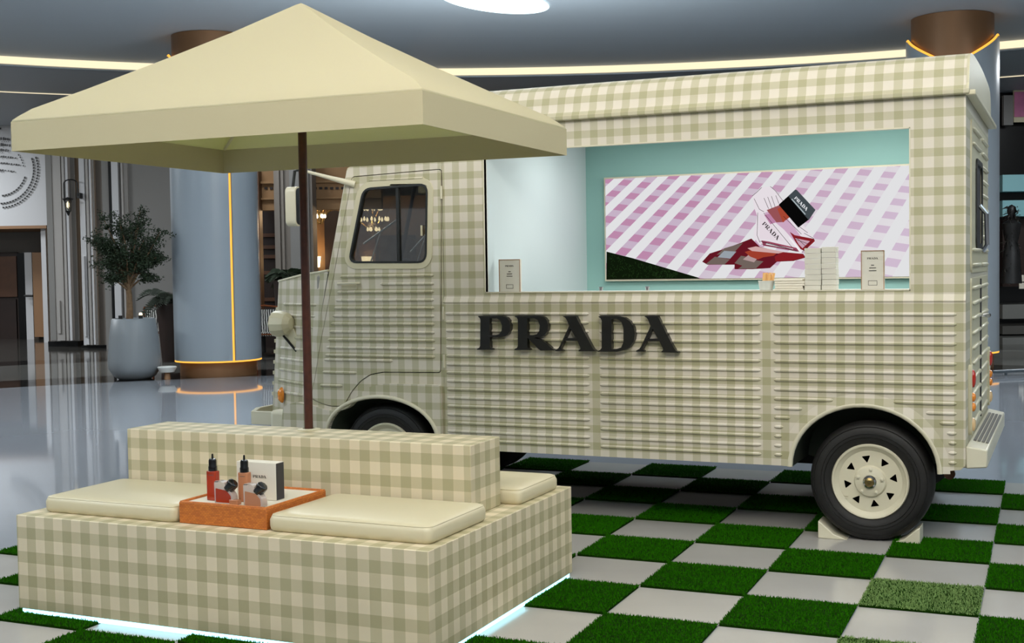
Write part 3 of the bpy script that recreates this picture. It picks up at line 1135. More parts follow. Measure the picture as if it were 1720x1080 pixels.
for k in range(10):
    z = 1.375 - k * .083
    rrib(.36, .93, z, door_r)
    rrib(.99, 1.58, z, door_r)
for k in range(10):
    z = 2.25 - k * .083
    if z > 2.11 or z < 1.60:
        rrib(.36, .93, z, gate)
    rrib(1.10, 1.58, z, gate)
MB().box(.503, .512, .955, .965, .6, 1.42).build('door_seam', 'box_dark', door_r)
MB().tube([(.51, 1.02, 1.2), (.55, 1.02, 1.2), (.55, .92, 1.2)], .012, 8).build('door_handle', 'chrome', door_r)
MB().tube([(.503, .9, 1.85), (.54, .92, 1.80), (.545, .92, 1.62), (.52, .92, 1.58)], .014, 8).build('gate_handle', 'chrome', gate)
for y in (.20, 1.72):
    hou = MB().plate(rrect(y - .045, y + .045, .585, .965, .035), [], .495, .515, 'x').build('lamp_housing', 'cream_paint', van, bevel=.006)
    for z, m, s in ((.89, 'red_lens', .050), (.79, 'amber_lens', .026), (.737, 'amber_lens', .026), (.642, 'clear_lens', .038)):
        mb = MB().lathe([(.001, .05), (.6, .042), (.9, .025), (1, 0)], (0, 0, 0), 'x', 20)
        mb.v = [(.515 + p[0] * .35, y + p[1] * .031, z + p[2] * s) for p in mb.v]
        mb.build('tail_lamp_lens', m, hou, smooth=60)
# rear bumper with tread plate
bmp = MB().add([(.495, .0, .43), (.60, .03, .435), (.60, .03, .53), (.495, .0, .55), (.495, W, .43), (.60, W - .03, .435), (.60, W - .03, .53), (.495, W, .55)],
               [(0, 1, 2, 3), (4, 7, 6, 5), (1, 5, 6, 2), (3, 2, 6, 7), (0, 4, 5, 1), (0, 3, 7, 4)]).build('rear_bumper', 'cream_light', van, bevel=.008)
for k in range(4):
    x = .515 + k * .021
    z = .552 - (x - .495) * .19
    MB().box(x, x + .014, .26, W - .26, z - .004, z + .004).build('tread_strip', 'tread_grey', bmp)

# wheels
RIMR = .21


def make_wheel(cx, yo, sgn, n='wheel'):
    """yo: outer face, sgn -1 = outer side looks towards -Y"""
    s = sgn
    c = (cx, yo, .33)
    tyre = MB().lathe([(.205, s * .0), (.222, s * .010), (.26, s * .018), (.30, s * .012), (.318, s * -.004), (.327, s * -.028), (.33, s * -.06), (.33, s * -.13), (.322, s * -.17), (.28, s * -.19), (.2, s * -.19)], c, 'y', 64).build(n, 'rubber', van, smooth=40)
    mb = MB()
    for r_, y_ in ((.245, .0175), (.262, .0185), (.30, .0125)):
        mb.lathe([(r_ - .003, s * (y_ - .003)), (r_, s * (y_ + .0025)), (r_ + .003, s * (y_ - .003))], c, 'y', 64)
    mb.build('sidewall_ring', 'rubber', tyre, smooth=60)
    rim = MB().lathe([(.207, s * -.15), (.207, s * .006), (.202, s * .014), (.194, s * .012), (.185, s * -.002), (.172, s * -.008), (.168, s * -.014)], c, 'y', 64).build('rim', 'cream_light', tyre, smooth=40)
    holes = []
    for k in range(8):
        a = 2 * PI * (k + .22) / 8
        ca, sa = math.cos(a), math.sin(a)
        tri = [(.140, -.024), (.140, .024), (.100, 0)]
        holes.append(rpoly([(q[0] * ca - q[1] * sa, q[0] * sa + q[1] * ca) for q in tri], .006, 2))
    circ = [(.169 * math.cos(2 * PI * k / 48), .169 * math.sin(2 * PI * k / 48)) for k in range(48)]
    ys = sorted((yo + s * -.012, yo + s * -.018))
    mb = MB().plate(circ, holes, ys[0], ys[1])
    mb.v = [(p[0] + cx, p[1], p[2] + .33) for p in mb.v]
    mb.build('wheel_disc', 'cream_light', tyre)
    MB().lathe([(.001, s * -.20), (.19, s * -.17)], c, 'y', 24).build('brake_drum', 'under_dark', tyre)
    MB().lathe([(.088, s * -.012), (.080, s * .004), (.055, s * .012), (.04, s * .016), (.036, s * .016)], c, 'y', 32).build('hub', 'cream_light', tyre, smooth=40)
    MB().lathe([(.034, s * .016), (.034, s * .028), (.026, s * .030), (.024, s * .026)], c, 'y', 24).build('hub_cap', 'chrome', tyre, smooth=40)
    MB().lathe([(.025, s * .026), (.012, s * .031), (.001, s * .032)], c, 'y', 16).build('hub_centre', 'brass', tyre)
    for k in range(5):
        a = 2 * PI * (k + .2) / 5
        MB().lathe([(.011, s * .0), (.010, s * .018), (.001, s * .021)], (cx + .066 * math.cos(a), yo, .33 + .066 * math.sin(a)), 'y', 8).build('wheel_nut', 'cream_light', tyre)
    MB().tube([(cx - .118, yo + s * .008, .33 - .085), (cx - .135, yo + s * .02, .33 - .082)], .004, 6).build('valve', 'cream_paint', tyre)
    return tyre


make_wheel(0.0, .03, -1)
make_wheel(-3.04, .06, -1)
make_wheel(0.0, W - .03, 1)
make_wheel(-3.04, W - .06, 1)
for x0, x1, lab in ((-.277, -.12, 'cream wheel chock in front of the rear tyre'), (.263, .115, 'cream wheel chock behind the rear tyre')):
    ck = MB().plate([(x0, .004), (x1, .004), (x1 + (x0 - x1) * .45, .030), (x0 + (x1 - x0) * .12, .088), (x0, .10)], [], .0, .16).build('wheel_chock', 'cream_light', None, bevel=.004)
    tag(ck, lab, 'chock', 'wheel chocks')

# cab side
door = rpoly([(-3.223, 2.122), (-2.582, 2.142), (-2.612, .879), (-3.03, .873), (-3.12, .855), (-3.196, .81), (-3.265, .738), (-3.325, .645), (-3.426, .642), (-3.50, .66), (-3.572, .69), (-3.53, .85), (-3.505, .975), (-3.478, 1.09), (-3.382, 1.465)], .018, 3)
win = rpoly([(-3.136, 2.042), (-2.679, 2.054), (-2.698, 1.571), (-3.254, 1.579)], .055, 5)
cab = [(-3.62, .45), (-3.455, .45)] + arch_pts(-3.04, .45, .41, .262, PI, 0) + [(-2.577, .45), (-2.577, 2.41), (-3.0, 2.41), (-3.18, 2.25), (-3.262, 2.165), (-3.412, 1.524), (-3.52, 1.09), (-3.575, .85), (-3.62, .70)]
MB().plate(cab, [offs(door, .006)], 0, .03).build('cab_side_panel', 'van_check', van)
MB().plate(offs(door, .03), [offs(win, .01)], .031, .036).build('door_jamb', 'under_dark', van)
dr = MB().plate(door, [win], -.004, .026).build('cab_door', 'van_check', van)
MB().plate(offs(win, .045), [offs(win, .007)], -.010, -.003).build('window_surround', 'cream_paint', dr, bevel=.003)
MB().plate(offs(win, .008), [offs(win, -.005)], -.013, .02).build('window_gasket', 'rubber_gasket', dr)
MB().plate(win, [], .008, .012).build('window_pane', 'van_glass', dr)
MB().box(-2.905, -2.885, -.005, .016, 1.575, 2.046).build('window_divider', 'rubber_gasket', dr)
MB().box(-2.728, -2.718, -.012, .0, 1.735, 1.80).build('window_latch', 'cream_paint', dr)


def door_left(z):
    P = [(2.12, -3.22), (1.465, -3.382), (1.09, -3.478), (.975, -3.505), (.85, -3.53), (.69, -3.572)]
    for (za, xa), (zb, xb) in zip(P, P[1:]):
        if zb <= z <= za:
            return xa + (xb - xa) * (za - z) / (za - zb)
    return -3.57


for k in range(11):
    z = 1.486 - .0512 * k
    rib(door_left(z) + (.05 if k != 1 else .36), -2.645, z, dr, y=-.004)
rib(door_left(.945) + .05, -2.95, .945, dr, y=-.004)
rib(door_left(.862) + .05, -3.22, .862, dr, y=-.004)
rib(door_left(.775) + .05, -3.33, .775, dr, y=-.004)
rib(-3.10, -2.70, 2.095, dr, y=-.004, r=.008)
hd = MB().tube([(-3.335, -.006, 1.44), (-3.33, -.035, 1.44), (-3.19, -.035, 1.442), (-3.185, -.006, 1.442)], .008, 8).build('door_handle', 'cream_light', dr, smooth=60)
MB().box(-3.32, -3.20, -.009, -.003, 1.40, 1.432).build('handle_plate', 'cream_paint', dr, bevel=.003)
for z in (2.0, 1.25, .95):
    MB().tube([(-2.578, -.012, z - .04), (-2.578, -.012, z + .04)], .008, 8).build('door_hinge', 'cream_light', dr)
# front wing, swelling out around the front wheel
wing_out = [(-3.80, .47), (-3.455, .45)] + arch_pts(-3.04, .45, .41, .262, PI, 0) + [(-2.6, .45), (-2.6, .80), (-3.0, .80), (-3.12, .775), (-3.2, .72), (-3.27, .64), (-3.33, .615), (-3.43, .612), (-3.55, .64), (-3.68, .66), (-3.78, .63)]
MB().plate(rpoly(wing_out, .02, 2), [], -.024, .03).build('front_wing', 'van_check', van, bevel=.012)
MB().tube([(x, -.024, z) for x, z in arch_pts(-3.04, .45, .412, .264)], .013, 8).build('arch_lip', 'cream_light', van, smooth=60)

# bonnet and nose, narrowing towards the front
levels = [.50, .62, .8, 1.0, 1.2, 1.36, 1.455]


def nose_ring(z, t):
    xa = -3.62 if z < .7 else (-3.575 + (z - .85) * (-3.412 + 3.575) / (1.524 - .85))
    xb = -4.05 - (1.455 - z) * .085
    yb = .33
    za = z + .069 * t
    pts = [(xa, .012, za), (xa + (xb - xa) * .5, .012 + (yb - .012) * .46, z + .04 * t), (xb + .05, yb - .028, z + .004 * t), (xb, yb + .02, z), (xb - .03, yb + .2, z + .012 * t), (xb - .045, W / 2, z + .025 * t)]
    return pts + [(x, W - y, q) for x, y, q in reversed(pts[:-1])]


mb = MB()
vs = []
for i, z in enumerate(levels):
    vs += nose_ring(z, i / (len(levels) - 1))
n = 11
fs = [(i * n + k, i * n + k + 1, i * n + n + k + 1, i * n + n + k) for i in range(len(levels) - 1) for k in range(n - 1)]
mb.add(vs, fs)
top = nose_ring(1.455, 1)
mb.add(top + [(-3.40, W / 2, 1.56)], [(k, k + 1, 11) for k in range(10)])
nose = mb.build('bonnet', 'van_check', van, smooth=25)
for z in (1.30, 1.225, 1.15, 1.075, 1.0, .925, .85, .775, .70):
    p = nose_ring(z, 0)
    a, b = Vector(p[0]), Vector(p[2])
    nrm = Vector((b.y - a.y, a.x - b.x, 0)).normalized()
    if nrm.y > 0:
        nrm = -nrm
    c_ = Vector(p[1])
    q0, q1 = a.lerp(c_, .22), c_.lerp(b, .80)
    for q in (q0, q1, c_):
        q.z = z
    MB().tube([q0, q0.lerp(c_, .1) + nrm * .002, c_ + nrm * .002, c_.lerp(q1, .9) + nrm * .002, q1], [.003, .010, .010, .010, .003], 6).build('rib', 'van_check', nose, smooth=60)
MB().tube([Vector(p) + Vector((0, 0, .002)) for p in top], .008, 6).build('bonnet_seam', 'cream_paint', nose, smooth=60)
g = MB()
for k in range(9):
    z = .66 + k * .075
    x = -4.10 - (1.455 - z) * .085
    MB().box(x - .012, x + .03, .42, W - .42, z - .012, z + .012).build('grille_slat', 'cream_paint', nose)
# headlamp pod on the bonnet side, its bracket, and the indicator
c0 = Vector((-3.90, .14, 1.17))
pod = MB().lathe([(.001, .10), (.04, .092), (.075, .06), (.088, .01), (.088, -.04), (.001, -.04)], (0, 0, 0), 'x', 12)
pod.v = [tuple(Vector((c0.x + p[0], c0.y + p[1], c0.z + p[2]))) for p in pod.v]
lamp = pod.build('headlamp', 'cream_paint', van, smooth=20)
MB().lathe([(.001, -.043), (.08, -.041)], tuple(c0), 'x', 24).build('headlamp_lens', 'clear_lens', lamp)
MB().plate([(-3.88, 1.12), (-3.80, 1.14), (-3.74, 1.04), (-3.79, .99)], [], .14, .24).build('headlamp_bracket', 'cream_paint', lamp, bevel=.006)
MB().tube([(-3.87, .13, 1.09), (-3.77, .135, .985)], .008, 6).build('bracket_edge', 'under_dark', lamp)
mb = MB().lathe([(.001, -.03), (.6, -.026), (.9, -.012), (1, 0)], (0, 0, 0), 'y', 20)
ind_c = Vector((-3.93, .185, .68))
rz = math.atan2(.33, -.62)
mb.v = [tuple(ind_c + Matrix.Rotation(math.atan2(-.30, .55), 3, 'Z') @ Vector((p[0] * .030, p[1], p[2] * .055))) for p in mb.v]
mb.build('indicator_lamp', 'amber_lens', van, smooth=60)
# front bumper
bz0, bz1 = .487, .578
MB().plate([(-3.80, .06), (-4.10, .06), (-4.20, .25), (-4.23, W / 2), (-4.20, W - .25), (-4.10, W - .06), (-3.80, W - .06), (-3.80, W - .09), (-4.08, W - .09), (-4.17, W - .27), (-4.20, W / 2), (-4.17, .27), (-4.08, .09), (-3.80, .09)], [], bz0, bz1, 'z').build('front_bumper', 'cream_light', van, bevel=.004)
MB().box(-3.90, -3.66, -.015, .10, .46, .60).build('bumper_corner', 'cream_light', van, bevel=.03, bseg=3)
# windscreen, pillars, wipers
wsn = lambda y, t: (-3.262 + (-3.412 + 3.262) * t, y, 2.165 + (1.524 - 2.165) * t)
mb = MB()
mb.add([wsn(.03, 0), wsn(W - .03, 0), wsn(W - .03, 1), wsn(.03, 1)], [(0, 1, 2, 3)])
mb.build('windscreen', 'van_glass', van, recalc=False)
for y in (.04, W - .04):
    MB().tube([wsn(y, 0), wsn(y, 1)], .025, 8).build('windscreen_pillar', 'cream_paint', van, smooth=60)
MB().tube([wsn(W / 2, 0), wsn(W / 2, 1)], .014, 8).build('windscreen_bar', 'rubber_gasket', van, smooth=60)
MB().tube([wsn(.04, .0), wsn(W - .04, .0)], .03, 8).build('windscreen_header', 'cream_paint', van, smooth=60)
MB().tube([wsn(.04, 1.), wsn(W - .04, 1.)], .025, 8).build('windscreen_sill', 'cream_paint', van, smooth=60)
MB().add([(-3.262, .0, 2.165), (-3.262, W, 2.165), (-3.155, W, 2.26), (-3.155, 0, 2.26)], [(0, 1, 2, 3)]).build('cab_brow', 'van_check', van, recalc=False)
for ya, ta, yb, tb_ in ((.42, .72, .86, .42), (1.10, .80, 1.52, .36)):
    a, b = Vector(wsn(ya, ta)), Vector(wsn(yb, tb_))
    off = Vector((-.03, 0, 0))
    wpr = MB().tube([a + off, b + off], .007, 6).build('wiper', 'wiper', van)
    MB().tube([Vector(wsn(ya + .12, 1.0)) + off, a.lerp(b, .5) + off * 1.3], .005, 6).build('wiper_arm', 'wiper', wpr)
# cab interior
MB().box(-2.42, -2.38, .04, W - .04, .5, 2.40).build('cab_bulkhead', 'cab_grey', van)
MB().box(-3.5, -2.42, .04, W - .04, .84, .88).build('cab_floor', 'under_dark', van)
MB().box(-3.55, -3.30, .05, W - .05, 1.30, 1.50).build('dashboard', 'cab_grey', van, bevel=.02)
for y in (.28, 1.12):
    st = MB().box(-2.95, -2.5, y, y + .45, .95, 1.12).build('seat', 'box_dark', van, bevel=.04, bseg=3)
    MB().box(-2.55, -2.45, y, y + .45, 1.12, 1.56).build('seat_back', 'box_dark', st, bevel=.03, bseg=3)
sw = [(-3.16 + .06 * math.sin(a) * .6, .50 + .18 * math.cos(a), 1.42 + .17 * math.sin(a)) for a in [2 * PI * k / 24 for k in range(25)]]
whl = MB().tube(sw, .011, 6).build('steering_wheel', 'rubber_gasket', van, smooth=60)
MB().tube([(-3.16, .50, 1.42), (-3.34, .50, 1.28)], .014, 6).build('steering_column', 'rubber_gasket', whl)
MB().tube([(-3.16, .33, 1.42), (-3.16, .67, 1.42)], .008, 6).build('wheel_spoke', 'rubber_gasket', whl)
# door mirror on its long arm
mir = MB().tube([(-3.20, -.01, 2.075), (-3.36, -.09, 2.125), (-3.53, -.13, 2.175)], [.022, .013, .008], 8).build('mirror_arm', 'cream_light', van, smooth=60)
MB().tube([(-3.53, -.13, 2.175), (-3.575, -.13, 2.17), (-3.595, -.13, 2.05)], .010, 8).build('mirror_bracket', 'rubber_gasket', mir)
MB().plate(rrect(-.165, -.075, 1.815, 2.07, .035), [], -3.63, -3.555, 'x').build('mirror_housing', 'cream_light', mir, bevel=.018, bseg=3)
MB().plate(rrect(-.158, -.082, 1.825, 2.06, .03), [], -3.5545, -3.552, 'x').build('mirror_glass', 'chrome', mir)

# inside of the hatch
MB().box(-2.33, .46, 1.76, 1.79, .9, 2.41).build('inner_back_wall', 'mint', van)
MB().box(-2.32, -2.2875, .0305, 1.76, .9, 2.41).build('inner_side_wall', 'mint_pale', van)
MB().box(.44, .47, .03, 1.78, .9, 2.41).build('inner_side_wall', 'mint_pale', van)
MB().box(-2.33, .44, .032, .50, 1.345, 1.372).build('counter', 'white_paint', van)
MB().box(-2.33, .44, .5, 1.76, .88, .90).build('inner_floor', 'stone_grey', van)
sl = area('hatch_ceiling_lamp', (-.9, .85, 2.39), (-.9, .9, 1.0), 2.2, .5, 22, (1.0, .98, .95))
sl = area('hatch_spot', (.40, .85, 2.15), (-2.33, .75, 1.85), .25, .25, 9, (1.0, .98, .95))

# ------------------------------------------------------------------ lettering on the van side
LET = [
    ([(65, 97), (255, 97), (285, 108), (305, 132), (316, 170), (312, 212), (295, 240), (270, 256), (235, 262), (155, 262), (155, 330), (160, 345), (176, 352), (176, 360), (55, 360), (55, 352), (72, 345), (80, 330), (82, 125), (75, 110), (65, 103)],
     [(153, 115), (210, 115), (235, 130), (250, 170), (247, 212), (228, 238), (195, 247), (153, 247)]),
    ([(350, 97), (550, 97), (580, 108), (600, 132), (610, 170), (606, 212), (585, 245), (545, 262), (500, 268), (560, 282), (640, 350), (655, 357), (655, 364), (552, 366), (535, 355), (455, 272), (447, 268), (447, 330), (452, 345), (470, 354), (470, 362), (348, 362), (348, 354), (366, 346), (374, 330), (374, 125), (366, 108), (350, 103)],
     [(447, 115), (505, 115), (530, 130), (545, 170), (541, 214), (522, 238), (490, 247), (447, 247)]),
    ([(728, 98), (825, 98), (950, 335), (962, 355), (978, 366), (978, 372), (848, 372), (848, 364), (862, 356), (862, 343), (838, 290), (735, 290), (712, 340), (712, 352), (725, 364), (725, 370), (665, 370), (665, 364), (688, 350), (700, 333), (775, 172), (755, 125), (743, 108), (728, 102)],
     [(783, 195), (828, 270), (744, 270)]),
    ([(1004, 98), (1150, 98), (1205, 108), (1250, 138), (1277, 180), (1288, 235), (1278, 295), (1245, 340), (1205, 363), (1150, 375), (995, 375), (995, 369), (1015, 362), (1028, 345), (1028, 130), (1018, 112), (1004, 104)],
     [(1105, 118), (1140, 118), (1178, 136), (1198, 185), (1198, 300), (1180, 342), (1140, 355), (1105, 355)]),
    ([(1363, 98), (1465, 98), (1588, 340), (1606, 366), (1627, 376), (1627, 384), (1495, 380), (1495, 372), (1508, 362), (1506, 350), (1478, 293), (1378, 293), (1350, 345), (1348, 358), (1362, 369), (1362, 375), (1297, 374), (1297, 367), (1322, 352), (1335, 335), (1410, 175), (1390, 125), (1378, 108), (1363, 102)],
     [(1425, 195), (1468, 275), (1387, 275)]),
]
for outer, hole in LET:
    def L(p):
        q = on_y(790 + p[0] / 4.6486, 510 + p[1] / 4.6486, -.05)
        return (q.x, q.z)
    MB().plate([L(p) for p in outer], [[L(p) for p in hole]], -.056, -.016).build('letter', 'black_letter', van)


def serif_text(name, m, parent, mtx, height, th=.0006):
    """the five serif letters as flat shapes, centred, in the XY plane of mtx"""
    k = height / 270.0
    for outer, hole in LET:
        dy = -(outer[0][0] - 60) * .010
        f = lambda p: ((p[0] - 840) * k, -(p[1] + dy - 232) * k)
        mb = MB().plate([f(p) for p in outer], [[f(p) for p in hole]], 0, th, 'z')
        mb.xf(mtx).build(name, m, parent)


# ------------------------------------------------------------------ display screen on the inner back wall
SY = 1.722


def S(u, v, y=SY):
    q = on_y(u, v, y)
    return (q.x, q.z)


x0, zlo, zhi, x1 = -2.122, 1.428, 2.162, .022
scr = MB().box(x0 - .012, x1 + .012, SY + .006, 1.76, zlo - .012, zhi + .012).build('display_screen', 'cream_light', van)
# homography photograph -> lattice of the printed check cloth
prs = [((1081.7, 307.3), (0, 0)), ((1061, 326.7), (1, 0)), ((1041.7, 345.7), (2, 0)), ((1114.3, 316), (0, 1)), ((1095, 335), (1, 1)), ((1075, 355), (2, 1)), ((1056, 374), (3, 1)),
       ((1185, 332), (0, 3)), ((1365.8, 343), (0, 8)), ((1406.7, 349.6), (0, 9)), ((1391.9, 371.1), (1, 9)), ((1377.8, 393.3), (2, 9)), ((1423, 328), (-1, 9)), ((1452.6, 357), (0, 10)), ((1499, 365), (0, 11)), ((1437, 380), (1, 10)), ((1421.5, 403), (2, 10))]
A_ = []
for (u, v), (a, b) in prs:
    u_, v_ = (u - 1270) / 250, (v - 375) / 100
    A_.append([u_, v_, 1, 0, 0, 0, -a * u_, -a * v_, -a])
    A_.append([0, 0, 0, u_, v_, 1, -b * u_, -b * v_, -b])
H = np.linalg.svd(np.array(A_))[2][-1].reshape(3, 3)


def lattice(x, z):
    d = Vector((x, SY, z)) - CAMP
    t = d.dot(Fv)
    u, v = 860 + FPX * d.dot(Rv) / t, 540 - FPX * d.dot(Uv) / t
    q = H @ np.array([(u - 1270) / 250, (v - 375) / 100, 1])
    return (q[0] / q[2], q[1] / q[2])


mb = MB()
NX, NZ = 60, 24
vs, uvs = [], []
for i in range(NX + 1):
    for j in range(NZ + 1):
        x, z = x0 + (x1 - x0) * i / NX, zlo + (zhi - zlo) * j / NZ
        vs.append((x, SY, z))
        uvs.append(lattice(x, z))
mb.add(vs, [(i * (NZ + 1) + j, (i + 1) * (NZ + 1) + j, (i + 1) * (NZ + 1) + j + 1, i * (NZ + 1) + j + 1) for i in range(NX) for j in range(NZ)], uvs)
m = bpy.data.materials.new('screen_picture')
m.use_nodes = True
nt = m.node_tree
nt.nodes.clear()
MATS['screen_picture'] = m
uvn = nn(nt, 'ShaderNodeUVMap', uv_map='UVMap')
sp = nn(nt, 'ShaderNodeSeparateXYZ')
nt.links.new(uvn.outputs[0], sp.inputs[0])
msk = []
for k in (0, 1):
    a = nn(nt, 'ShaderNodeMath', operation='ADD')
    a.inputs[1].default_value = .25
    nt.links.new(sp.outputs[k], a.inputs[0])
    f = nn(nt, 'ShaderNodeMath', operation='FRACT')
    nt.links.new(a.outputs[0], f.inputs[0])
    l = nn(nt, 'ShaderNodeMath', operation='LESS_THAN')
    l.inputs[1].default_value = .5
    nt.links.new(f.outputs[0], l.inputs[0])
    msk.append(l)
fade = nn(nt, 'ShaderNodeMapRange')
fade.inputs[1].default_value, fade.inputs[2].default_value = 3.0, 11.5
fade.inputs[3].default_value, fade.inputs[4].default_value = 0.0, 1.0
nt.links.new(sp.outputs[1], fade.inputs[0])


def cmix(f, a, b):
    x = nn(nt, 'ShaderNodeMix', data_type='RGBA')
    for sck, val in ((x.inputs[0], f), (x.inputs[6], a), (x.inputs[7], b)):
        if isinstance(val, tuple):
            sck.default_value = val
        elif isinstance(val, float):
            sck.default_value = val
        else:
            nt.links.new(val, sck)
    return x.outputs[2]


lav = cmix(fade.outputs[0], lin((198, 178, 198)), lin((226, 222, 226)))
pink = cmix(fade.outputs[0], lin((188, 138, 170)), lin((208, 188, 208)))
band = cmix(msk[0].outputs[0], lav, pink)
full = cmix(msk[1].outputs[0], lin((226, 226, 228)), band)
em = nn(nt, 'ShaderNodeEmission')
em.inputs[1].default_value = 0.98
nt.links.new(full, em.inputs[0])
om = nn(nt, 'ShaderNodeOutputMaterial')
nt.links.new(em.outputs[0], om.inputs[0])
mb.build('screen_picture', 'screen_picture', scr, recalc=False)
lay = [0]


def art(name, col, pts, off=(1000, 260), sc=3.185):
    key = 'art_%d_%d_%d' % col
    if key not in MATS:
        emat(key, col, 1.0)
    lay[0] += 1
    y = SY - .0006 * lay[0]
    P = []
    for p in pts:
        x, z = S(off[0] + p[0] / sc, off[1] + p[1] / sc)
        P.append((min(max(x, x0), x1), min(max(z, zlo), zhi)))
    mb = MB()
    tri = tessellate_polygon([[Vector((a, b, 0)) for a, b in P]])
    mb.add([(a, y, b) for a, b in P], [tuple(t) for t in tri])
    return mb.build(name, key, scr, recalc=False)


art('picture_grass', (14, 24, 10), [(60, 518), (55, 690), (560, 690), (548, 656), (200, 553)])
rg = random.Random(4)
mb = MB()
lay[0] += 1
for k in range(260):
    u = rg.uniform(70, 440)
    v = rg.uniform(532 + (u - 66) * .27, 660)
    if v > 663:
        continue
    a = rg.uniform(-.9, .9)
    q = [S(1000 + (u + du) / 3.185, 260 + (v + dv) / 3.185) for du, dv in ((-1, 0), (1.2, 0), (14 * math.sin(a), -12 * math.cos(a)))]
    mb.add([(x, SY - .0006 * lay[0], min(max(z, zlo), zhi)) for x, z in q], [(0, 1, 2)])
emat('art_blade', (34, 58, 26), 1.0)
o = mb.build('picture_blades', 'art_blade', scr, recalc=False)
o['kind'] = 'stuff'
DR, RD, OR = (98, 22, 34), (132, 30, 36), (158, 62, 44)
art('picture_shadow', DR, [(572, 572), (612, 528), (700, 500), (770, 474), (835, 448), (880, 492), (1000, 522), (1112, 530), (1126, 550), (1060, 568), (972, 572), (935, 606), (840, 612), (745, 612), (745, 588), (600, 588)])
for q in ([(590, 585), (640, 545), (720, 560), (690, 588)], [(650, 535), (690, 500), (765, 478), (790, 472), (745, 520)], [(745, 580), (780, 540), (850, 552), (810, 600)], [(765, 610), (830, 560), (900, 570), (860, 608)]):
    art('picture_check', (112, 98, 92), q)
art('picture_check', (150, 158, 166), [(655, 548), (690, 514), (755, 518), (722, 556)])
art('picture_check', (176, 150, 150), [(790, 560), (830, 528), (885, 535), (850, 575)])
art('picture_glow', OR, [(800, 520), (850, 505), (985, 516), (955, 540), (900, 548), (870, 560), (830, 545)])
art('picture_glow', RD, [(960, 545), (1000, 520), (1112, 530), (1122, 550), (1050, 566), (965, 570)])
art('picture_glow', (206, 168, 166), [(815, 500), (860, 490), (1010, 520), (980, 528), (840, 515)])
# bottle on the cloth
art('picture_bottle', (228, 220, 226), [(842, 222), (868, 200), (890, 174), (938, 170), (965, 190), (1010, 250), (1100, 360), (1172, 445), (1175, 470), (1108, 522), (1080, 516), (880, 482), (852, 446), (848, 420), (868, 330), (850, 280)])
art('picture_bottle_side', (202, 166, 192), [(905, 312), (985, 282), (1060, 380), (1110, 450), (1100, 500), (1010, 400)])
art('picture_liquid', (150, 82, 86), [(918, 296), (990, 268), (1030, 330), (1010, 360), (970, 362)])
art('picture_liquid', (166, 70, 50), [(975, 290), (998, 276), (1040, 335), (1005, 362)])
art('picture_label', (226, 214, 222), [(880, 318), (902, 316), (1012, 462), (880, 448)])
art('picture_label', (186, 130, 164), [(905, 322), (935, 315), (968, 362), (938, 372)])
art('picture_liquid', RD, [(1042, 412), (1068, 430), (1172, 450), (1176, 462), (1120, 515), (1100, 505), (1075, 470)])
art('picture_glow', (196, 160, 176), [(1070, 446), (1150, 462), (1110, 500), (1090, 480)])
art('picture_base', (150, 70, 92), [(890, 458), (930, 464), (1078, 498), (1100, 520), (1070, 515), (900, 486)])
art('picture_glint', (232, 226, 230), [(915, 472), (1060, 502), (1060, 507), (915, 480)])
art('picture_glint', (240, 238, 240), [(1035, 440), (1048, 448), (1106, 520), (1096, 522)])
INK = (50, 30, 36)
for a, b in (((842, 222), (868, 200)), ((868, 200), (893, 175)), ((938, 170), (966, 194)), ((966, 194), (1008, 250)), ((852, 235), (880, 292)), ((880, 292), (905, 306)), ((872, 310), (868, 430)), ((905, 232), (930, 290)), ((925, 226), (948, 288)), ((945, 222), (965, 280)), ((968, 218), (985, 262)), ((868, 430), (884, 470)), ((884, 462), (1080, 512)), ((890, 478), (1085, 518)), ((900, 470), (1060, 508)), ((1010, 330), (1106, 425)), ((1072, 452), (1150, 480)), ((1120, 420), (1172, 448)), ((1172, 448), (1110, 522)), ((1088, 380), (1140, 418)), ((1075, 440), (1140, 500)), ((905, 312), (1060, 500))):
    a, b = Vector(a), Vector(b)
    n_ = (b - a).normalized()
    n_ = Vector((-n_.y, n_.x)) * 1.5
    art('picture_line', INK, [a - n_, b - n_, b + n_ * .5, a + n_ * .5])
art('picture_cap', (8, 8, 8), [(985, 268), (1036, 222), (1146, 348), (1090, 390)])
art('picture_cap_top', (66, 74, 78), [(1036, 222), (1074, 187), (1082, 189), (1182, 296), (1146, 350)])
art('picture_glint', (170, 182, 186), [(1052, 238), (1058, 236), (1130, 318), (1126, 322)])


def flat_text(s, size, key, p, ang, y, sp=1.15):
    x, z = S(1000 + p[0] / 3.185, 260 + p[1] / 3.185)
    mt = Matrix.Translation((x, y, z)) @ Matrix.Rotation(PI / 2, 4, 'X') @ Matrix.Rotation(R_(ang), 4, 'Z')
    return serif_text('picture_letter', key, scr, mt, size, .0004)


emat('art_ink', (40, 30, 34), 1.0)
emat('art_white', (236, 238, 240), 1.0)
flat_text('PRADA', .027, 'art_ink', (948, 408), -47, SY - .05)
flat_text('PRADA', .021, 'art_white', (1109, 263), -47, SY - .05)
# the dark lower corner strip of wall under the screen stays plain mint

# ------------------------------------------------------------------ things on the counter
CZ = 1.373


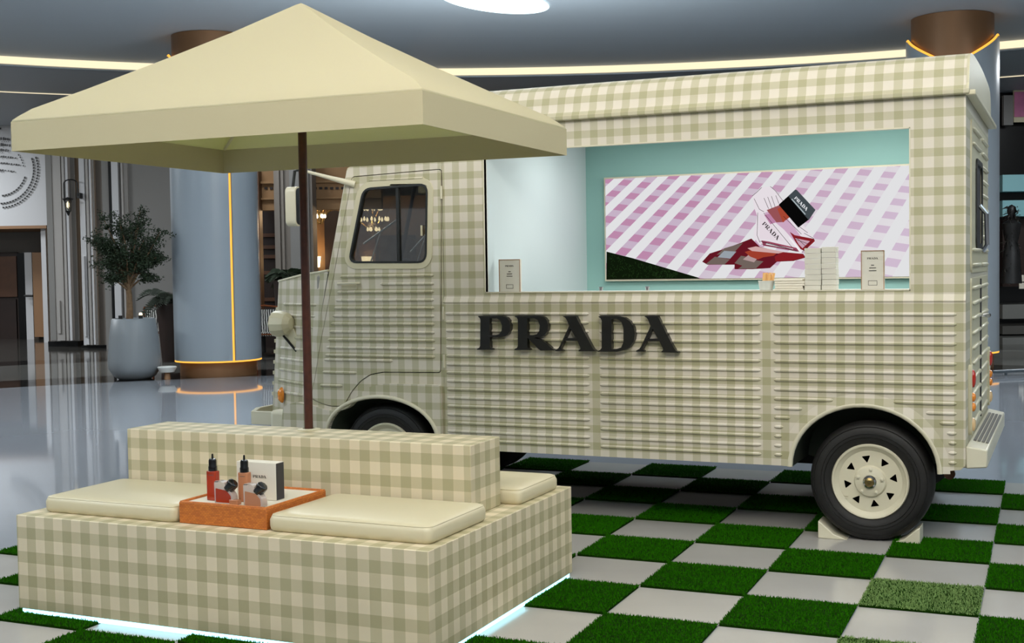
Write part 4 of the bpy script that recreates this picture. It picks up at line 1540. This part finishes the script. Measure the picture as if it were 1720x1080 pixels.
def placard(x0, x1, y, h, label):
    t = thing('display_placard', label, 'sign', ((x0 + x1) / 2, y, CZ))
    MB().box(x0, x1, y, y + .022, CZ, CZ + h).build('board', 'paper_sign', t, bevel=.002)
    fr = MB()
    fr.plate([(x0, CZ), (x1, CZ), (x1, CZ + h), (x0, CZ + h)], [[(x0 + .004, CZ + .004), (x1 - .004, CZ + .004), (x1 - .004, CZ + h - .004), (x0 + .004, CZ + h - .004)]], y - .003, y)
    fr.build('edge_frame', 'tan_wood', t)
    xm = (x0 + x1) / 2
    serif_text('letter', 'ink', t, facing_cam(xm, y - .0006, CZ + h * .80), .010)
    for k, s in enumerate(('les', 'infusions', 'de parfum')):
        MB().box(xm - (.008, .018, .020)[k], xm + (.008, .018, .020)[k], y - .0012, y - .0004, CZ + h * (.62 - .07 * k), CZ + h * (.62 - .07 * k) + .004).build('text_line', 'ink', t)
    MB().plate([(xm - .024, CZ + h * .12), (xm + .024, CZ + h * .12), (xm + .024, CZ + h * .24), (xm - .024, CZ + h * .24)], [[(xm - .022, CZ + h * .12 + .002), (xm + .022, CZ + h * .12 + .002), (xm + .022, CZ + h * .24 - .002), (xm - .022, CZ + h * .24 - .002)]], y - .0012, y - .0004).build('text_box', 'ink', t)
    return t


placard(-2.252, -2.108, .12, .205, 'pale framed placard at the left end of the hatch counter')
placard(-.058, .066, .12, .218, 'pale framed placard at the right end of the hatch counter')
for x, lab in ((-1.575, 'small white tap on the counter, the left one'), (-1.285, 'small white tap on the counter, the right one')):
    t = thing('counter_tap', lab, 'tap', (x, .10, CZ), 'small taps on the counter')
    MB().lathe([(.05, 0), (.048, .005), (.02, .007), (.001, .007)], (x, .11, CZ), 'z', 20).build('base_plate', 'white_paint', t, smooth=40)
    MB().lathe([(.011, .004), (.011, .022), (.014, .024), (.014, .030), (.001, .031)], (x, .11, CZ), 'z', 14).build('stem', 'chrome', t, smooth=40)
t = thing('straw_cup', 'translucent cup holding orange paper sticks on counter', 'cup', (-.585, .13, CZ))
MB().lathe([(.001, .002), (.036, .002), (.046, .058), (.044, .058), (.035, .006), (.001, .006)], (-.585, .13, CZ), 'z', 24).build('cup', 'plastic_cup', t, smooth=40)
rg = random.Random(9)
for k in range(7):
    a = rg.uniform(-.2, .45)
    bx = -.60 + k * .006
    st = MB().box(-.008, .008, -.0012, .0012, 0, .095)
    st.xf(Matrix.Translation((bx, .12 + .004 * k, CZ + .008)) @ Matrix.Rotation(a * .5, 4, 'Y') @ Matrix.Rotation(-.1, 4, 'X'))
    st.build('paper_stick', 'card_orange', t)
for k in range(5):
    x = -.535 + rg.uniform(0, .012)
    o = MB().box(x, x + .165 + rg.uniform(-.01, .008), .09, .23, CZ + k * .0135, CZ + k * .0135 + .0125).build('napkin_stack', 'paper', None, bevel=.003)
    o['label'] = ('lowest' if k == 0 else 'topmost' if k == 4 else ('second', 'third', 'fourth')[k - 1]) + ' folded pale napkin of the pile beside the cup'
    o['category'] = 'napkin'
    o['group'] = 'folded napkins on the counter'
    o.name = 'folded_napkin' if k == 0 else 'folded_napkin.%03d' % k
for x0_, x1_, n_, top_, side in ((-.362, -.272, 8, .238, 'left'), (-.268, -.190, 8, .243, 'right')):
    h_ = top_ / n_
    for k in range(n_):
        dx = rg.uniform(-.002, .002)
        o = MB().box(x0_ + dx, x1_ + dx, .10, .19, CZ + k * h_, CZ + (k + 1) * h_ - .0012).build('paper_box', 'paper_sign', None, bevel=.0015)
        o.name = 'paper_box' if (k == 0 and side == 'left') else 'paper_box.%03d' % (k + (0 if side == 'left' else 8))
        tag(o, ('bottom' if k == 0 else 'top' if k == n_ - 1 else ('second', 'third', 'fourth', 'fifth', 'sixth', 'seventh')[k - 1]) + ' flat pale box from the bottom, ' + side + ' of the two counter stacks', 'box', 'flat boxes stacked on the counter')

# ------------------------------------------------------------------ bench, parasol, cushions
BX, BY, BL, BD, BH = -1.229, -2.788, 2.09, 1.493, .453


def bl(i, j):
    return (BX + i, BY + j)


bench = thing('seating_island', 'gingham upholstered square bench with raised backrest and glowing base', 'bench', (BX - BL / 2, BY + BD / 2, 0))
MB().box(BX - BL, BX, BY, BY + BD, .030, BH).build('seat_block', 'bench_check', bench, bevel=.004)
MB().box(BX - BL + .06, BX - .06, BY + .06, BY + BD - .06, .0, .031).build('plinth', 'white_paint', bench)
MB().box(BX - 2.0, BX - .124, BY + .633, BY + .936, BH, .766).build('backrest', 'bench_check', bench, bevel=.004)
for bx in ((BX - BL + .02, BX - .02, BY + .002, BY + .03), (BX - BL + .02, BX - .02, BY + BD - .03, BY + BD - .008), (BX - .03, BX - .008, BY + .02, BY + BD - .02), (BX - BL + .008, BX - BL + .03, BY + .02, BY + BD - .02)):
    MB().box(*bx, .008, .0298).build('led_strip', 'led', bench)


def cushion(name, i0, i1, j0, j1, label, h=.078):
    xa, ya = bl(i0, j0)
    xb, yb = bl(i1, j1)
    z0 = BH + .001
    mb = MB()
    vs = []
    lev = ((.010, 0), (.002, .12), (0, .3), (0, .62), (.006, .80), (.020, .93), (.05, .985), (.11, 1.01), (.20, 1.03))
    for ins, f in lev:
        vs += [(x, y, z0 + f * h) for x, y in rrect(xa + ins, xb - ins, ya + ins, yb - ins, max(.035 - ins * .3, .02), 5)]
    n = 24
    fs = [(i * n + k, i * n + (k + 1) % n, i * n + n + (k + 1) % n, i * n + n + k) for i in range(len(lev) - 1) for k in range(n)]
    fs.append(tuple(range(n)))
    fs.append(tuple((len(lev) - 1) * n + k for k in range(n)))
    mb.add(vs, fs)
    t = mb.build(name, 'cushion_vinyl', None, smooth=70)
    tag(t, label, 'cushion', 'seat cushions on the bench')
    sm = [(x, y, z0 + .845 * h) for x, y in rrect(xa + .009, xb - .009, ya + .009, yb - .009, .033, 5)]
    MB().tube(sm + [sm[0]], .0028, 5).build('seam', 'cushion_vinyl', t, smooth=60)
    return t


cushion('seat_cushion', -2.02, -1.275, .09, .615, 'cream seat cushion left of the wicker tray')
cushion('seat_cushion', -.80, -.035, .09, .615, 'cream seat cushion right of the wicker tray')
cushion('seat_cushion', -.80, -.035, .955, 1.42, 'cream seat cushion behind the backrest, near the van')

PX, PY, PR = -2.330, -1.916, .02
par = thing('parasol', 'square cream parasol on a dark wooden pole rising from bench', 'parasol', (PX, PY, .766))
MB().tube([(PX, PY, .7665), (PX, PY, 2.70)], .0205, 20).build('pole', 'pole_wood', par, smooth=60)
MB().lathe([(.055, 0), (.055, .004), (.03, .007)], (PX, PY, .7665), 'z', 24).build('pole_collar', 'cream_paint', par, smooth=40)
MB().lathe([(.03, 0), (.045, .03), (.045, .09), (.024, .12)], (PX, PY, 2.56), 'z', 16).build('hub', 'pole_wood', par)
CX_, CY_, CA, CB = -2.323, -1.913, 1.034, .789
ZB, ZT, ZA = 2.083, 2.212, 2.790


def cw(i, j, z):
    c, s = math.cos(PR), math.sin(PR)
    return (CX_ + c * i * CA - s * j * CB, CY_ + s * i * CA + c * j * CB, z)


mb = MB()
prof_c = [(0.0, ZA), (.02, ZA - .010), (.25, ZA - .150), (.5, ZA - .290), (.75, ZA - .424), (.93, ZA - .516), (.975, ZT + .028), (.995, ZT + .010), (1.0, ZT)]
N = 6
vs = []
for f, z in prof_c:
    ring = []
    for s in range(4):
        ca, cb_ = ((-1, -1), (1, -1), (1, 1), (-1, 1))[s], ((1, -1), (1, 1), (-1, 1), (-1, -1))[s]
        for k in range(N):
            t = k / N
            sag = .012 * math.sin(PI * t) * math.sin(PI * min(f, 1))
            ring.append(cw((ca[0] + (cb_[0] - ca[0]) * t) * f, (ca[1] + (cb_[1] - ca[1]) * t) * f, z - sag))
    vs += ring
n = 4 * N
fs = [(i * n + k, i * n + (k + 1) % n, i * n + n + (k + 1) % n, i * n + n + k) for i in range(len(prof_c) - 1) for k in range(n)]
mb.add(vs, fs)
cn = mb.build('canopy', 'canopy_cloth', par, smooth=14)
sdm = cn.modifiers.new('thickness', 'SOLIDIFY')
sdm.thickness = .003
sdm.offset = -1
for s in range(4):
    ca, cb_ = ((-1, -1), (1, -1), (1, 1), (-1, 1))[s], ((1, -1), (1, 1), (-1, 1), (-1, -1))[s]
    e = .996
    A0, A1 = cw(ca[0] * e, ca[1] * e, 0), cw(cb_[0] * e, cb_[1] * e, 0)
    B0, B1 = cw(ca[0], ca[1], 0), cw(cb_[0], cb_[1], 0)
    mb = MB()
    mb.add([(*B0[:2], ZB), (*B1[:2], ZB), (*B1[:2], ZT + .001), (*B0[:2], ZT + .001), (*A0[:2], ZB), (*A1[:2], ZB), (*A1[:2], ZT + .001), (*A0[:2], ZT + .001)],
           [(0, 1, 2, 3), (5, 4, 7, 6), (0, 4, 5, 1), (3, 2, 6, 7), (0, 3, 7, 4), (1, 5, 6, 2)])
    mb.build('valance', 'valance_cloth', par)
for ci, cj in ((-1, -1), (1, -1), (1, 1), (-1, 1)):
    MB().tube([(PX, PY, 2.66), cw(ci * .97, cj * .97, ZT + .004)], .009, 6).build('rib', 'cream_paint', par)

# ------------------------------------------------------------------ tray and what stands on it
tx0, ty0 = bl(-1.262, .105)
tx1, ty1 = bl(-.812, .56)
TZ = BH + .001
tray = thing('wicker_tray', 'orange wicker tray with white top between the two front cushions', 'tray', ((tx0 + tx1) / 2, (ty0 + ty1) / 2, TZ))
mb = MB()
mb.plate([(tx0, ty0), (tx1, ty0), (tx1, ty1), (tx0, ty1)], [[(tx0 + .012, ty0 + .012), (tx1 - .012, ty0 + .012), (tx1 - .012, ty1 - .012), (tx0 + .012, ty1 - .012)]], TZ, TZ + .090, 'z')
mb.build('basket_wall', 'wicker', tray, bevel=.003)
MB().tube([(tx0 + .006, ty0 + .006, TZ + .09), (tx1 - .006, ty0 + .006, TZ + .09), (tx1 - .006, ty1 - .006, TZ + .09), (tx0 + .006, ty1 - .006, TZ + .09), (tx0 + .006, ty0 + .006, TZ + .09)], .006, 6).build('basket_rim', 'wicker', tray)
MB().box(tx0 + .0125, tx1 - .0125, ty0 + .0125, ty1 - .0125, TZ + .01, TZ + .086).build('tray_top', 'paper', tray)
IZ = TZ + .0865


def spray(i, j, m, label):
    x, y = bl(i, j)
    t = thing('spray_bottle', label, 'bottle', (x, y, IZ))
    MB().box(x - .024, x + .024, y - .016, y + .016, IZ, IZ + .128).build('bottle_body', m, t, bevel=.004)
    MB().box(x - .013, x + .013, y - .0166, y - .0161, IZ + .11, IZ + .112).build('label_line', 'ink', t)
    MB().lathe([(.019, 0), (.019, .018), (.017, .022), (.017, .045), (.014, .052), (.005, .054), (.004, .072), (.001, .074)], (x, y, IZ + .128), 'z', 20).build('spray_cap', 'black_cap', t, smooth=40)


spray(-1.160, .21, 'perfume_red', 'slim deep orange bottle with black spray cap, leftmost on tray')
spray(-1.005, .225, 'perfume_peach', 'slim peach bottle with black spray cap in front of box')


def tri_bottle(i, j, m, label, s=1.0):
    x, y = bl(i, j)
    t = thing('perfume_bottle', label, 'bottle', (x, y, IZ), 'slanted perfume bottles on the tray')
    body = [(0, 0), (.092, 0), (.096, .012), (.090, .040), (.045, .092), (.032, .096), (.004, .098), (-.002, .09)]
    MB().plate(rpoly([(x + a * s, IZ + b * s) for a, b in body], .005, 2), [], y - .018, y + .018).build('glass_body', 'clear_glass', t, bevel=.004)
    liq = [(.006, .006), (.086, .006), (.084, .036), (.062, .058), (.006, .066)]
    MB().plate(rpoly([(x + a * s, IZ + b * s) for a, b in liq], .004, 2), [], y - .0185, y + .015).build('perfume', m, t)
    cp = MB().lathe([(.001, 0), (.022, 0), (.025, .004), (.025, .040), (.021, .045), (.001, .046)], (0, 0, 0), 'z', 8)
    cp.xf(Matrix.Translation((x + .058 * s, y, IZ + .060 * s)) @ Matrix.Rotation(R_(42), 4, 'Y') @ Matrix.Rotation(R_(22.5), 4, 'Z'))
    cp.build('cap', 'black_cap', t, bevel=.003)


tri_bottle(-1.105, .165, 'perfume_red', 'slanted perfume bottle with red orange liquid and tilted black cap')
tri_bottle(-.940, .145, 'perfume_peach', 'slanted perfume bottle with peach liquid, rightmost on the tray')
x, y = bl(-.985, .18)
bxw = thing('gift_box', 'cream gift box with dark end standing at the back of tray', 'box', (*bl(-.985, .31), IZ))
xa, ya = bl(-1.09, .285)
xb, yb = bl(-.886, .345)
MB().box(xa, xb, ya, yb, IZ, IZ + .162).build('box_body', 'paper', bxw, bevel=.002)
MB().box(xb, xb + .0015, ya + .002, yb - .002, IZ + .002, IZ + .160).build('box_end', 'box_dark', bxw)
serif_text('letter', 'black_letter', bxw, facing_cam((xa + xb) / 2 + .018, ya - .0002, IZ + .100), .012)
xs_, ys_ = bl(-1.005, .155)
sch = MB().box(xs_ - .022, xs_ + .022, ys_ - .014, ys_ + .014, IZ, IZ + .022).build('sample_vial_box', 'perfume_peach', None, bevel=.003)
tag(sch, 'tiny peach sample box lying between the perfume bottles', 'box')
